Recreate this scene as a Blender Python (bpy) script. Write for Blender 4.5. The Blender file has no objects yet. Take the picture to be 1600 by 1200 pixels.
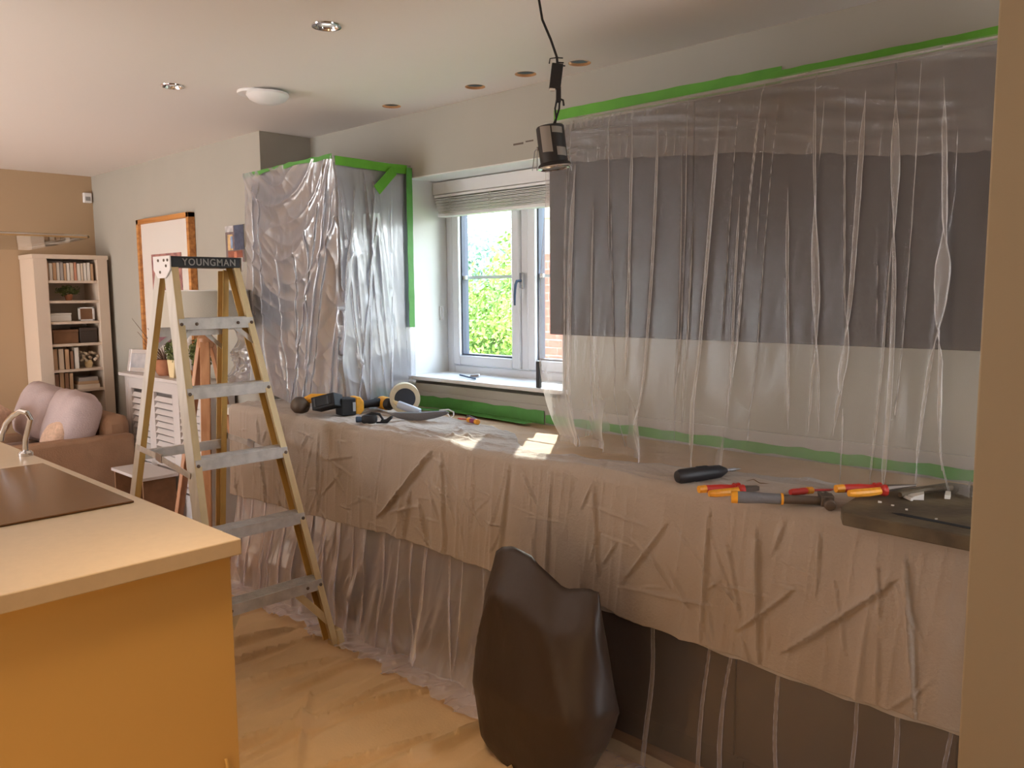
import bpy, bmesh, math, random
import numpy as np
from mathutils import Vector, Matrix, Euler
random.seed(7)
S = bpy.context.scene
COL = S.collection
R = math.radians

# ------------------------------------------------------------------ camera
cd = bpy.data.cameras.new('camera'); cam = bpy.data.objects.new('camera', cd); COL.objects.link(cam)
cd.sensor_width = 36.0; cd.lens = 1293.15 / 1600 * 36.0; cd.clip_start = 0.05; cd.clip_end = 200
Fv = Vector((-0.68921106, 0.71608107, -0.11052611)); Rv = Vector((0.72107178, 0.69281693, -0.00775891)); Uv = Rv.cross(Fv)
m3 = Matrix((Rv, Uv, -Fv)).transposed()
cam.matrix_world = Matrix.Translation((0, 0, 1.5055)) @ m3.to_4x4()
S.camera = cam
S.view_settings.view_transform = 'Standard'; S.view_settings.look = 'None'
S.view_settings.gamma = 1.0; S.view_settings.use_curve_mapping = False
S.view_settings.exposure = 0.55
S.cycles.transparent_max_bounces = 40
S.cycles.max_bounces = 10
S.cycles.sample_clamp_indirect = 6.0

# ------------------------------------------------------------------ world, sun, daylight
w = bpy.data.worlds.new('sky'); S.world = w; w.use_nodes = True
nt = w.node_tree; nt.nodes.clear()
out = nt.nodes.new('ShaderNodeOutputWorld'); bg = nt.nodes.new('ShaderNodeBackground')
tc = nt.nodes.new('ShaderNodeTexCoord'); sx = nt.nodes.new('ShaderNodeSeparateXYZ'); rp = nt.nodes.new('ShaderNodeValToRGB')
rp.color_ramp.elements[0].position = 0.0; rp.color_ramp.elements[0].color = (0.95, 0.97, 1.0, 1)
rp.color_ramp.elements[1].position = 0.8; rp.color_ramp.elements[1].color = (0.55, 0.72, 1.0, 1)
nt.links.new(tc.outputs['Generated'], sx.inputs[0]); nt.links.new(sx.outputs['Z'], rp.inputs[0])
nt.links.new(rp.outputs[0], bg.inputs[0]); bg.inputs[1].default_value = 11
nt.links.new(bg.outputs[0], out.inputs[0])

def light(kind, name, loc, direction, energy, color, **kw):
    l = bpy.data.lights.new(name, kind); l.energy = energy; l.color = color
    for k, v in kw.items(): setattr(l, k, v)
    o = bpy.data.objects.new(name, l); COL.objects.link(o); o.location = loc
    o.rotation_euler = Vector(direction).to_track_quat('-Z', 'Y').to_euler()
    return o
SUN_DIR = (0.50, -0.68, -0.70)
light('SUN', 'sun', (-5, 8, 8), SUN_DIR, 7.0, (1.0, 0.95, 0.86), angle=R(0.6))
# the garden doors behind the camera (daylight) and unseen fill lights added to brighten the room
light('AREA', 'garden_door_daylight', (-2.9, -2.9, 1.25), (0.06, 1, 0.35), 12, (1.0, 0.91, 0.82), shape='RECTANGLE', size=3.0, size_y=2.1)
light('AREA', 'added_floor_fill', (-1.55, 0.75, 2.36), (-0.05, 0.05, -1), 2.0, (1.0, 0.70, 0.38), shape='DISK', size=0.25, spread=R(62))  # unseen lamp, added to brighten the floor sheet from above

light('AREA', 'added_warm_fill', (-1.0, -0.5, 0.35), (-0.8, 0.75, 0.0), 3.0, (1.0, 0.66, 0.28), shape='DISK', size=0.5)  # unseen warm source, added for an orange gradient on the island end
light('AREA', 'added_ceiling_fill', (-4.1, -1.4, 0.03), (-0.0, 0.0, 1), 84, (1.0, 0.91, 0.82), shape='RECTANGLE', size=3.8, size_y=2.6)  # added upward panel that lifts the ceiling; no sun falls here

# ------------------------------------------------------------------ helpers
def hsh(ix, iy, seed):
    n = np.sin(ix * 127.1 + iy * 311.7 + seed * 74.7) * 43758.5453
    return n - np.floor(n)
def vn(x, y, seed=0):
    x = np.asarray(x, float); y = np.asarray(y, float); x, y = np.broadcast_arrays(x, y)
    ix = np.floor(x); iy = np.floor(y); fx = x - ix; fy = y - iy
    fx = fx * fx * (3 - 2 * fx); fy = fy * fy * (3 - 2 * fy)
    a = hsh(ix, iy, seed); b = hsh(ix + 1, iy, seed); c = hsh(ix, iy + 1, seed); d = hsh(ix + 1, iy + 1, seed)
    return (a * (1 - fx) + b * fx) * (1 - fy) + (c * (1 - fx) + d * fx) * fy
def fbm(x, y, seed=0, o=3):
    s = 0; a = 1; t = 0
    for k in range(o):
        s = s + a * vn(np.asarray(x) * 2 ** k, np.asarray(y) * 2 ** k, seed + k * 13); t += a; a *= .5
    return s / t
def ridge(x, y, seed=0, p=2.0):
    return (1 - np.abs(2 * vn(x, y, seed) - 1)) ** p

class MB:
    def __init__(s): s.v = []; s.f = []
    def add(s, vs, fs):
        n = len(s.v); s.v += [tuple(map(float, p)) for p in vs]; s.f += [tuple(i + n for i in f) for f in fs]; return s
    def box(s, x0, x1, y0, y1, z0, z1):
        return s.add([(x0,y0,z0),(x1,y0,z0),(x1,y1,z0),(x0,y1,z0),(x0,y0,z1),(x1,y0,z1),(x1,y1,z1),(x0,y1,z1)],
                     [(0,3,2,1),(4,5,6,7),(0,1,5,4),(1,2,6,5),(2,3,7,6),(3,0,4,7)])
    def beam(s, p0, p1, ax, wa, wb, ofa=0, ofb=0):
        """box from p0 to p1; ax = width direction (wa wide), other direction wb"""
        p0 = Vector(p0); p1 = Vector(p1); d = (p1 - p0).normalized(); a = Vector(ax); a = (a - d * a.dot(d)).normalized(); b = d.cross(a)
        vs = []
        for p in (p0, p1):
            for sa, sb in ((-1,-1),(1,-1),(1,1),(-1,1)):
                vs.append(p + a * (ofa + sa * wa / 2) + b * (ofb + sb * wb / 2))
        return s.add(vs, [(0,3,2,1),(4,5,6,7),(0,1,5,4),(1,2,6,5),(2,3,7,6),(3,0,4,7)])
    def tube(s, pts, r, n=10, cap=True):
        pts = [Vector(p) for p in pts]; rs = r if isinstance(r, (list, tuple)) else [r] * len(pts)
        d0 = (pts[1] - pts[0]).normalized(); up = Vector((0,0,1)) if abs(d0.z) < .9 else Vector((1,0,0))
        a = d0.cross(up).normalized(); vs = []; fs = []
        for i, p in enumerate(pts):
            d = ((pts[min(i+1, len(pts)-1)] - pts[max(i-1, 0)])).normalized()
            a = (a - d * a.dot(d)).normalized(); b = d.cross(a)
            for k in range(n):
                t = 2 * math.pi * k / n; vs.append(p + (a * math.cos(t) + b * math.sin(t)) * rs[i])
        for i in range(len(pts) - 1):
            for k in range(n): fs.append((i*n+k, i*n+(k+1)%n, (i+1)*n+(k+1)%n, (i+1)*n+k))
        if cap: fs.append(tuple(range(n))[::-1]); fs.append(tuple(range((len(pts)-1)*n, len(pts)*n)))
        return s.add(vs, fs)
    def lathe(s, prof, c=(0,0,0), ax=(0,0,1), n=24, cap=True):
        c = Vector(c); ax = Vector(ax).normalized(); up = Vector((0,0,1)) if abs(ax.z) < .9 else Vector((1,0,0))
        a = ax.cross(up).normalized(); b = ax.cross(a); vs = []; fs = []
        for r, h in prof:
            for k in range(n):
                t = 2*math.pi*k/n; vs.append(c + ax * h + (a*math.cos(t)+b*math.sin(t)) * max(r, 1e-5))
        for i in range(len(prof)-1):
            for k in range(n): fs.append((i*n+k, i*n+(k+1)%n, (i+1)*n+(k+1)%n, (i+1)*n+k))
        if cap: fs.append(tuple(range(n))[::-1]); fs.append(tuple(range((len(prof)-1)*n, len(prof)*n)))
        return s.add(vs, fs)
    def prism(s, poly, o, u, v, d):
        """poly (a,b) in the plane o + a u + b v, extruded along vector d"""
        o = Vector(o); u = Vector(u); v = Vector(v); d = Vector(d); n = len(poly)
        vs = [o + u*a + v*b for a, b in poly] + [o + u*a + v*b + d for a, b in poly]
        return s.add(vs, [tuple(range(n))[::-1], tuple(range(n, 2*n))] + [(i, (i+1)%n, n+(i+1)%n, n+i) for i in range(n)])
    def ball(s, c, r, nu=16, nv=10, e=1.0):
        rx, ry, rz = r if isinstance(r, (tuple, list)) else (r, r, r); vs = []; fs = []
        sp = lambda t: math.copysign(abs(t) ** e, t)
        for j in range(nv + 1):
            ph = math.pi * j / nv - math.pi / 2
            for i in range(nu):
                th = 2 * math.pi * i / nu
                vs.append((c[0] + rx*sp(math.cos(ph))*sp(math.cos(th)), c[1] + ry*sp(math.cos(ph))*sp(math.sin(th)), c[2] + rz*sp(math.sin(ph))))
        for j in range(nv):
            for i in range(nu): fs.append((j*nu+i, j*nu+(i+1)%nu, (j+1)*nu+(i+1)%nu, (j+1)*nu+i))
        return s.add(vs, fs)

ROOT = {}   # object name -> world location its children's world coordinates are measured from
def link(name, me, mat, parent=None, loc=(0,0,0), rot=None):
    o = bpy.data.objects.new(name, me); COL.objects.link(o)
    if mat is not None and hasattr(me, 'materials'): me.materials.append(mat)
    if parent is not None: o.parent = parent; ROOT[o.name] = ROOT.get(parent.name, (0,0,0))
    else: o.location = loc; ROOT[o.name] = tuple(loc)
    if rot: o.rotation_euler = rot
    return o
def mesh_of(mb, off=(0,0,0), smooth=35, name='mesh'):
    me = bpy.data.meshes.new(name)
    v = [(p[0]-off[0], p[1]-off[1], p[2]-off[2]) for p in mb.v]
    me.from_pydata(v, [], mb.f); me.validate(); me.update()
    bm = bmesh.new(); bm.from_mesh(me); bmesh.ops.recalc_face_normals(bm, faces=bm.faces); bm.to_mesh(me); bm.free()
    if smooth:
        me.shade_smooth(); me.set_sharp_from_angle(angle=R(smooth))
    return me
def bevel(o, wdt, seg=2):
    m = o.modifiers.new('bevel', 'BEVEL'); m.width = wdt; m.segments = seg; m.limit_method = 'ANGLE'; m.angle_limit = R(40)
    m.harden_normals = False
def thing(name, label, cat, loc=(0,0,0), rot=None, group=None):
    o = bpy.data.objects.new(name, None); COL.objects.link(o); o.location = loc; o.empty_display_size = .1
    if rot is not None: o.rotation_euler = rot if isinstance(rot, tuple) else (0, 0, rot)
    o['label'] = label; o['category'] = cat
    if group: o['group'] = group
    ROOT[o.name] = tuple(loc)
    return o
def tag(o, label, cat, group=None):
    o['label'] = label; o['category'] = cat
    if group: o['group'] = group
    return o
def part(parent, name, mb, mat, world=False, bev=0, smooth=35, label=None, kind=None):
    off = ROOT.get(parent.name, (0,0,0)) if world else (0,0,0)
    o = link(name, mesh_of(mb, off, smooth, name), mat, parent)
    if bev: bevel(o, bev)
    if label: o['label'] = label
    if kind: o['kind'] = kind
    return o
def solo(name, mb, mat, label, cat, loc=None, bev=0, group=None, smooth=35):
    """one-mesh thing; mb in world coordinates, origin moved to loc"""
    if loc is None:
        a = np.array(mb.v); loc = (float(a[:,0].mean()), float(a[:,1].mean()), float(a[:,2].min()))
    o = link(name, mesh_of(mb, loc, smooth, name), mat, None, loc)
    if bev: bevel(o, bev)
    return tag(o, label, cat, group)
def struct(name, mb, mat, bev=0, parent=None, smooth=35):
    o = link(name, mesh_of(mb, (0,0,0), smooth, name), mat, parent)
    if parent is None: o['kind'] = 'structure'
    if bev: bevel(o, bev)
    return o
def gridmesh(name, P, smooth=True, keep=None, off=(0,0,0)):
    """P: (nu, nv, 3) array of points"""
    nu, nv = P.shape[:2]
    me = bpy.data.meshes.new(name)
    co = (P.reshape(-1, 3) - np.array(off)).astype(np.float32)
    i = np.arange(nu * nv).reshape(nu, nv)
    q = np.stack([i[:-1,:-1], i[1:,:-1], i[1:,1:], i[:-1,1:]], -1).reshape(-1, 4)
    if keep is not None: q = q[keep[:-1,:-1].reshape(-1)]
    me.vertices.add(len(co)); me.vertices.foreach_set('co', co.ravel())
    me.loops.add(q.size); me.loops.foreach_set('vertex_index', q.ravel().astype(np.int32))
    me.polygons.add(len(q)); me.polygons.foreach_set('loop_start', (np.arange(len(q)) * 4).astype(np.int32))
    me.polygons.foreach_set('loop_total', np.full(len(q), 4, np.int32))
    me.update(calc_edges=True); me.validate()
    if smooth: me.shade_smooth()
    return me

# ------------------------------------------------------------------ materials
def lin(c):
    return tuple(((x/255)/12.92 if x/255 <= .04045 else ((x/255+.055)/1.055)**2.4) for x in c) + (1,)
def mat(name, rgb, rough=.6, metal=0, spec=.5, noise=0, nscale=20, bump=0, bscale=60, coat=0, stretch=None, rgb2=None, alpha=None, trans=0, emit=None, sheen=0):
    m = bpy.data.materials.new(name); m.use_nodes = True; t = m.node_tree; b = t.nodes['Principled BSDF']
    b.inputs['Base Color'].default_value = lin(rgb); b.inputs['Roughness'].default_value = rough
    b.inputs['Metallic'].default_value = metal; b.inputs['Specular IOR Level'].default_value = spec
    b.inputs['Coat Weight'].default_value = coat; b.inputs['Transmission Weight'].default_value = trans
    b.inputs['Sheen Weight'].default_value = sheen
    co = t.nodes.new('ShaderNodeTexCoord'); mp = t.nodes.new('ShaderNodeMapping'); t.links.new(co.outputs['Object'], mp.inputs[0])
    if stretch: mp.inputs['Scale'].default_value = stretch
    if noise or rgb2:
        n = t.nodes.new('ShaderNodeTexNoise'); n.inputs['Scale'].default_value = nscale; n.inputs['Detail'].default_value = 5
        t.links.new(mp.outputs[0], n.inputs['Vector'])
        r = t.nodes.new('ShaderNodeValToRGB'); t.links.new(n.outputs['Fac'], r.inputs[0])
        r.color_ramp.elements[0].position = .35; r.color_ramp.elements[1].position = .65
        c = lin(rgb); c2 = lin(rgb2) if rgb2 else tuple(min(1, x*(1+noise)) for x in c[:3]) + (1,)
        if not rgb2: c = tuple(x*(1-noise) for x in c[:3]) + (1,)
        r.color_ramp.elements[0].color = c; r.color_ramp.elements[1].color = c2
        t.links.new(r.outputs[0], b.inputs['Base Color'])
    if bump:
        n = t.nodes.new('ShaderNodeTexNoise'); n.inputs['Scale'].default_value = bscale; n.inputs['Detail'].default_value = 4
        t.links.new(mp.outputs[0], n.inputs['Vector'])
        bp = t.nodes.new('ShaderNodeBump'); bp.inputs['Strength'].default_value = bump; bp.inputs['Distance'].default_value = .01
        t.links.new(n.outputs['Fac'], bp.inputs['Height']); t.links.new(bp.outputs[0], b.inputs['Normal'])
    if emit:
        b.inputs['Emission Color'].default_value = lin(emit[0]); b.inputs['Emission Strength'].default_value = emit[1]
    return m
def film(name, base, edge, rgb=(225,222,228), rough=.22, bstr=.5, bscale=45, stretch=(1,1,.35), gl=.35):
    """thin polythene: see-through where faced, milky where folds turn away from the eye"""
    m = bpy.data.materials.new(name); m.use_nodes = True; t = m.node_tree; t.nodes.clear(); L = t.links.new
    o = t.nodes.new('ShaderNodeOutputMaterial'); mx = t.nodes.new('ShaderNodeMixShader')
    tr = t.nodes.new('ShaderNodeBsdfTransparent'); df = t.nodes.new('ShaderNodeBsdfDiffuse'); tl = t.nodes.new('ShaderNodeBsdfTranslucent')
    g = t.nodes.new('ShaderNodeBsdfGlossy'); m1 = t.nodes.new('ShaderNodeMixShader'); m2 = t.nodes.new('ShaderNodeMixShader')
    lw = t.nodes.new('ShaderNodeLayerWeight'); lw.inputs['Blend'].default_value = .5
    pw = t.nodes.new('ShaderNodeMath'); pw.operation = 'POWER'; pw.inputs[1].default_value = 2.2
    ml = t.nodes.new('ShaderNodeMath'); ml.operation = 'MULTIPLY_ADD'; ml.inputs[1].default_value = edge; ml.inputs[2].default_value = base; ml.use_clamp = True
    co = t.nodes.new('ShaderNodeTexCoord'); mp = t.nodes.new('ShaderNodeMapping'); mp.inputs['Scale'].default_value = stretch
    n = t.nodes.new('ShaderNodeTexNoise'); n.inputs['Scale'].default_value = bscale; n.inputs['Detail'].default_value = 3
    bp = t.nodes.new('ShaderNodeBump'); bp.inputs['Strength'].default_value = bstr; bp.inputs['Distance'].default_value = .006
    L(co.outputs['Object'], mp.inputs[0]); L(mp.outputs[0], n.inputs['Vector']); L(n.outputs['Fac'], bp.inputs['Height'])
    for x in (df, tl, g, lw): L(bp.outputs[0], x.inputs['Normal'])
    for x in (df, tl): x.inputs['Color'].default_value = lin(rgb)
    g.inputs['Color'].default_value = (1,1,1,1); g.inputs['Roughness'].default_value = rough
    m1.inputs[0].default_value = .5; L(df.outputs[0], m1.inputs[1]); L(tl.outputs[0], m1.inputs[2])
    m2.inputs[0].default_value = gl; L(m1.outputs[0], m2.inputs[1]); L(g.outputs[0], m2.inputs[2])
    L(lw.outputs['Facing'], pw.inputs[0]); L(pw.outputs[0], ml.inputs[0]); L(ml.outputs[0], mx.inputs[0])
    L(tr.outputs[0], mx.inputs[1]); L(m2.outputs[0], mx.inputs[2]); L(mx.outputs[0], o.inputs[0])
    return m
def wood(name, a, b, scale=(2,30,30), rough=.45):
    return mat(name, a, rough, rgb2=b, nscale=1.5, stretch=scale, bump=.05, bscale=2)

M = dict(
 wall=mat('grey_paint', (176,170,158), .75, bump=.03, bscale=300, noise=.02, nscale=3),
 wall_far=mat('taupe_paint', (178,150,118), .75, bump=.03, bscale=300),
 ceil=mat('ceiling_paint', (230,222,216), .8, bump=.02, bscale=200),
 recess=mat('white_recess_paint', (228,226,222), .6),
 pillar=mat('beige_paint', (160,140,110), .75, bump=.03, bscale=300),
 upvc=mat('white_upvc', (232,232,236), .25, coat=.3),
 gasket=mat('dark_gasket', (70,76,92), .5),
 sill=mat('white_gloss_sill', (236,234,232), .3),
 tape=mat('green_tape', (96,166,44), .55, noise=.10, nscale=9, bump=.15, bscale=50),
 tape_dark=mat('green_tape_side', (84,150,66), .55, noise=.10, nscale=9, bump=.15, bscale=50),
 cotton=mat('cotton_dust_sheet', (176,161,147), .9, noise=.04, nscale=6, bump=.25, bscale=120, sheen=.2),
 cotton_floor=mat('cotton_floor_sheet', (224,190,146), .9, noise=.05, nscale=4, bump=.2, bscale=90),
 paper=mat('brown_paper', (196,164,130), .8, noise=.05, nscale=8, bump=.2, bscale=40),
 slate=mat('slate_door', (38,36,43), .55, spec=.25),
 slate_low=mat('dark_low_door', (66,54,46), .4),
 grey_panel=mat('grey_end_panel', (150,150,162), .4),
 worktop=mat('white_worktop', (206,186,160), .35, noise=.02, nscale=40),
 island=mat('flare_tint_gloss_panel', (212,172,104), .35, coat=.15),  # orange lens-flare tint put into the panel colour
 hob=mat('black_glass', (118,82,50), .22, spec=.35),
 floor=wood('oak_floor', (150,104,62), (184,136,88), (1.5,14,14)),
 tile=mat('pale_splashback', (176,168,158), .4),
 bag=mat('black_polythene', (56,42,34), .48, bump=.35, bscale=14, stretch=(1,1,.5)),
 black=mat('black_plastic', (38,38,42), .5),
 blackm=mat('black_rubber', (30,30,33), .7),
 yellow=mat('tool_yellow', (238,170,40), .5, noise=.1, nscale=30),
 redp=mat('red_grip', (196,48,36), .5, noise=.08, nscale=60),
 orange=mat('orange_yellow_grip', (236,160,40), .5, noise=.08, nscale=60),
 purple=mat('purple_grip', (140,48,90), .45),
 steel=mat('steel', (170,170,172), .35, metal=1, bump=.05),
 dsteel=mat('dusty_steel', (110,98,88), .55, metal=.7),
 chrome=mat('chrome', (220,220,222), .12, metal=1),
 alu=mat('aluminium', (196,190,184), .45, metal=.25, noise=.12, nscale=25, bump=.08),
 grp=mat('cream_fibreglass', (206,182,138), .5, noise=.06, nscale=30, stretch=(1,1,.1)),
 hem=mat('folded_film', (186,178,172), .4, bump=.2, bscale=40),
 grpw=mat('glare_white_fibreglass', (200,194,184), .45, rgb2=(214,208,200), nscale=40, stretch=(1,1,.1)),  # glare on the left rail webs put into the colour
 grpy=mat('yellow_fibreglass', (196,158,88), .5, noise=.08, nscale=30, stretch=(1,1,.1)),
 white=mat('white_paint', (226,222,216), .5),
 whitep=mat('white_plastic', (230,226,224), .4),
 bookc=mat('bookcase_paint', (214,194,174), .5),
 cover=mat('radiator_cover_paint', (206,198,194), .5),
 sofa=mat('lilac_fabric', (186,168,166), .95, bump=.3, bscale=120, noise=.05, nscale=12),
 sofa_arm=mat('brown_throw', (156,122,96), .95, bump=.3, bscale=120, noise=.06, nscale=12),
 cushion=mat('pink_cushion', (206,172,148), .95, noise=.12, nscale=60, bump=.2),
 oak=wood('oak', (176,112,56), (214,150,84), (1,30,30)),
 lampwood=wood('lamp_wood', (176,120,80), (200,146,104), (20,20,1)),
 shade=mat('linen_shade', (188,180,166), .9, bump=.2, bscale=250),
 mount=mat('mount_card', (222,214,206), .8),
 glass=None, terracotta=mat('terracotta', (170,112,80), .8, noise=.08), cream=mat('cream_pot', (228,206,160), .5),
 leaf=mat('fern_leaf', (74,86,46), .6, rgb2=(112,118,62), nscale=30),
 leafd=mat('dark_leaf', (92,72,56), .6, rgb2=(120,90,70), nscale=30),
 silver=mat('silver_frame', (232,232,236), .25, metal=.6),
 board=mat('dusty_board', (74,62,46), .7, rgb2=(112,98,74), nscale=7, bump=.2),
 plaster=mat('plaster_chip', (220,214,204), .9, bump=.3),
 roll=mat('cream_tape', (226,212,182), .6, noise=.03, nscale=40),
 card=mat('dark_core', (58,62,70), .7),
 greyc=mat('grey_nylon', (112,110,112), .7, bump=.2, bscale=150),
 cord=mat('brown_string', (120,92,60), .9),
 whitecord=mat('white_cord', (226,224,220), .7),
 tube=mat('pale_blue_tube', (196,204,220), .35),
 bluedark=mat('blue_steel', (70,90,116), .4, metal=.5),
 skirting=mat('skirting_paint', (220,206,190), .5),
 box=mat('brown_box', (128,92,64), .8, noise=.1),
 mortar=mat('mortar', (196,180,168), .9), brick=mat('red_brick', (176,92,74), .9, noise=.15, nscale=12),
 lawn=mat('lawn', (110,140,60), .95, noise=.3, nscale=3),
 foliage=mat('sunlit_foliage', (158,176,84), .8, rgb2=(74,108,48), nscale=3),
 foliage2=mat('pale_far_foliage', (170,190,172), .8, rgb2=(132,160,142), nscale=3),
 bark=mat('bark', (90,74,58), .9),
 screen=mat('lamp_lens', (235,232,225), .2, emit=((255,240,220), 1.2)),
 label=mat('white_label', (150,147,144), .6), joist=mat('plasterboard_edge', (196,150,106), .9), void=mat('loft_void', (20,21,28), .95),
)
g = bpy.data.materials.new('clear_glass'); g.use_nodes = True; t = g.node_tree; t.nodes.clear()
o_ = t.nodes.new('ShaderNodeOutputMaterial'); mx_ = t.nodes.new('ShaderNodeMixShader'); tr_ = t.nodes.new('ShaderNodeBsdfTransparent'); gl_ = t.nodes.new('ShaderNodeBsdfGlossy')
lw_ = t.nodes.new('ShaderNodeLayerWeight'); fr_ = t.nodes.new('ShaderNodeMath'); fr_.operation = 'POWER'; fr_.inputs[1].default_value = 5.0; t.links.new(lw_.outputs['Facing'], fr_.inputs[0]); gl_.inputs['Roughness'].default_value = .03
tr_.inputs[0].default_value = (.94,.97,.96,1)
t.links.new(fr_.outputs[0], mx_.inputs[0]); t.links.new(tr_.outputs[0], mx_.inputs[1]); t.links.new(gl_.outputs[0], mx_.inputs[2]); t.links.new(mx_.outputs[0], o_.inputs[0])
M['glass'] = g
M['canopy'] = mat('greenish_glass', (170,180,160), .08, trans=.0, spec=.6)
F_RIGHT = film('film_upper_right', .19, .80, (236,230,226), .30, .12, 22, (1,1,.3), .13)
F_LEFT = film('film_upper_left', .58, .42, (196,198,212), .26, .25, 26, (1,1,.5), .38)
F_LOW2 = film('film_lower_milky', .54, .6, (250,244,255), .22, .22, 24, (1,1,.3), .42)
F_LOW = film('film_lower', .14, .9, (240,234,242), .26, .25, 28, (1,1,.35), .35)

YW = 2.744   # window wall
YL = 2.42    # living-room wall
XF = -6.75   # far wall
XN = -4.25   # step between the two
ZC = 2.40

# ------------------------------------------------------------------ room shell
struct('floor', MB().box(-6.9, 2.4, -3.3, 3.3, -.1, 0), M['floor'])
WX0, WX1, WZ0, WZ1 = -3.375, -2.33, 1.06, 2.085   # window recess
mb = MB(); mb.box(XN - .02, WX0, YW, YW + .34, 0, ZC); mb.box(WX1, 2.4, YW, YW + .34, 0, ZC)
mb.box(WX0, WX1, YW, YW + .34, 0, WZ0 - .02); mb.box(WX0, WX1, YW, YW + .34, WZ1, ZC)
struct('wall_back', mb, M['wall'])
mb = MB(); mb.box(WX0 - .001, WX0 + .004, YW - .002, YW + .30, WZ0, WZ1); mb.box(WX1 - .004, WX1 + .001, YW - .002, YW + .30, WZ0, WZ1)
mb.box(WX0, WX1, YW - .002, YW + .30, WZ1 - .004, WZ1 + .001)
struct('trim_1', mb, M['recess'])
struct('wall_alcove', MB().box(-6.9, XN, YL, YW + .34, 0, ZC), M['wall'])
struct('wall_far', MB().box(XF - .2, XF, -3.3, YL + .1, 0, ZC), M['wall_far'])
mb = MB(); mb.box(XF, -5.4, -3.3, -3.1, 0, ZC); mb.box(-4.2, 2.4, -3.3, -3.1, 0, ZC); mb.box(-5.4, -4.2, -3.3, -3.1, 2.1, ZC)
struct('wall_garden', mb, M['wall'])
struct('wall_right', MB().box(-.425, 1.9, 1.66, 1.90, 0, ZC), M['pillar'], bev=.004)
struct('wall_side', MB().box(1.7, 1.9, -3.3, 1.7, 0, ZC), M['pillar'])
struct('baseboard_living', MB().box(-6.75, -4.25, YL - .018, YL, 0, .13), M['skirting'], bev=.004)
struct('baseboard_far', MB().box(XF, XF + .018, -3.1, 1.86, 0, .13), M['skirting'], bev=.004)
# ceiling with round holes
HOLES = [(-3.264,2.569), (-2.708,2.595), (-2.408,2.597), (-2.146,2.628), (-1.52, 1.70)]
DL = [(-2.452,1.662), (-3.605,1.649)]
def ceiling():
    bm = bmesh.new()
    hs = [(x, y, .043) for x, y in HOLES] + [(x, y, .040) for x, y in DL]
    for z in (ZC,):
        loops = []
        outer = [bm.verts.new(p) for p in ((-6.9,-3.3,z),(2.4,-3.3,z),(2.4,YW+.3,z),(-6.9,YW+.3,z))]
        es = [bm.edges.new((outer[i], outer[(i+1)%4])) for i in range(4)]
        for x, y, r in hs:
            vs = [bm.verts.new((x + r*math.cos(2*math.pi*k/32), y + r*math.sin(2*math.pi*k/32), z)) for k in range(32)]
            ee = [bm.edges.new((vs[k], vs[(k+1)%32])) for k in range(32)]; es += ee; loops.append(ee)
        bmesh.ops.triangle_fill(bm, use_beauty=True, use_dissolve=False, edges=es)
        for ee in loops:
            r = bmesh.ops.extrude_edge_only(bm, edges=ee)
            bmesh.ops.translate(bm, vec=(0,0,.010), verts=[v for v in r['geom'] if isinstance(v, bmesh.types.BMVert)])
    for f in list(bm.faces):
        c = f.calc_center_median()
        if abs(c.z - ZC) < 1e-5 and any((c.x-x)**2 + (c.y-y)**2 < (r*.98)**2 for x, y, r in hs): bm.faces.remove(f)
    me = bpy.data.meshes.new('ceiling'); bm.to_mesh(me); bm.free()
    me.materials.append(M['ceil'])
    o = bpy.data.objects.new('ceiling', me); COL.objects.link(o); o['kind'] = 'structure'
    return o
CE = ceiling()
for x, y in HOLES:
    part(CE, 'hole_rim', MB().lathe([(.0432,.0),(.0450,-.0010),(.0432,.010),(.0427,.010),(.0427,0)], (x,y,ZC), n=32, cap=False), M['joist'])
struct('trim_2', MB().box(-6.9, 2.4, -3.3, YW+.34, ZC+.12, ZC+.16), M['void'])     # boards above the ceiling void
mb = MB()
for x in (-3.22, -2.74, -2.37, -2.17): mb.box(x-.012, x+.012, 2.0, 2.74, ZC+.03, ZC+.12)
struct('trim_3', mb, M['joist'])

# ------------------------------------------------------------------ window
YF = 3.03
win = thing('window_1', 'x', 'x', (0,0,0)); del win['label']; del win['category']; win['kind'] = 'structure'
fx0, fx1, fz0, fz1 = WX0 + .004, WX1 - .004, 1.062, 2.06
mb = MB()
def ring(mb, x0, x1, z0, z1, wd, y0, y1):
    mb.box(x0, x0+wd, y0, y1, z0, z1); mb.box(x1-wd, x1, y0, y1, z0, z1)
    mb.box(x0+wd, x1-wd, y0, y1, z0, z0+wd); mb.box(x0+wd, x1-wd, y0, y1, z1-wd, z1)
ring(mb, fx0, fx1, fz0, fz1, .055, YF - .03, YF + .05)
part(win, 'outer_frame', mb, M['upvc'], bev=.006)
MX = -2.795
part(win, 'mullion', MB().box(MX-.025, MX+.025, YF-.03, YF+.05, fz0+.055, fz1-.055), M['upvc'], bev=.006)
for (a, b) in ((fx0+.055, MX-.025), (MX+.025, fx1-.055)):
    mb = MB(); ring(mb, a+.003, b-.003, fz0+.058, fz1-.058, .052, YF-.045, YF+.03)
    sa = part(win, 'casement', mb, M['upvc'], bev=.008)
    ga, gb, gz0, gz1 = a+.055, b-.055, fz0+.11, fz1-.11
    mb = MB(); ring(mb, ga-.002, gb+.002, gz0-.002, gz1+.002, .011, YF-.025, YF+.02); part(sa, 'gasket', mb, M['gasket'])
    part(sa, 'pane', MB().box(ga, gb, YF-.004, YF, gz0, gz1), M['glass'], smooth=0)
    part(sa, 'glazing_bar', MB().box(ga, gb, YF+.004, YF+.016, 1.575, 1.591), M['upvc'])
    mb = MB().box(ga, ga+.03, YF-.02, YF-.006, 1.573, 1.593); part(sa, 'bar_end', mb, M['upvc'])
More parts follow.
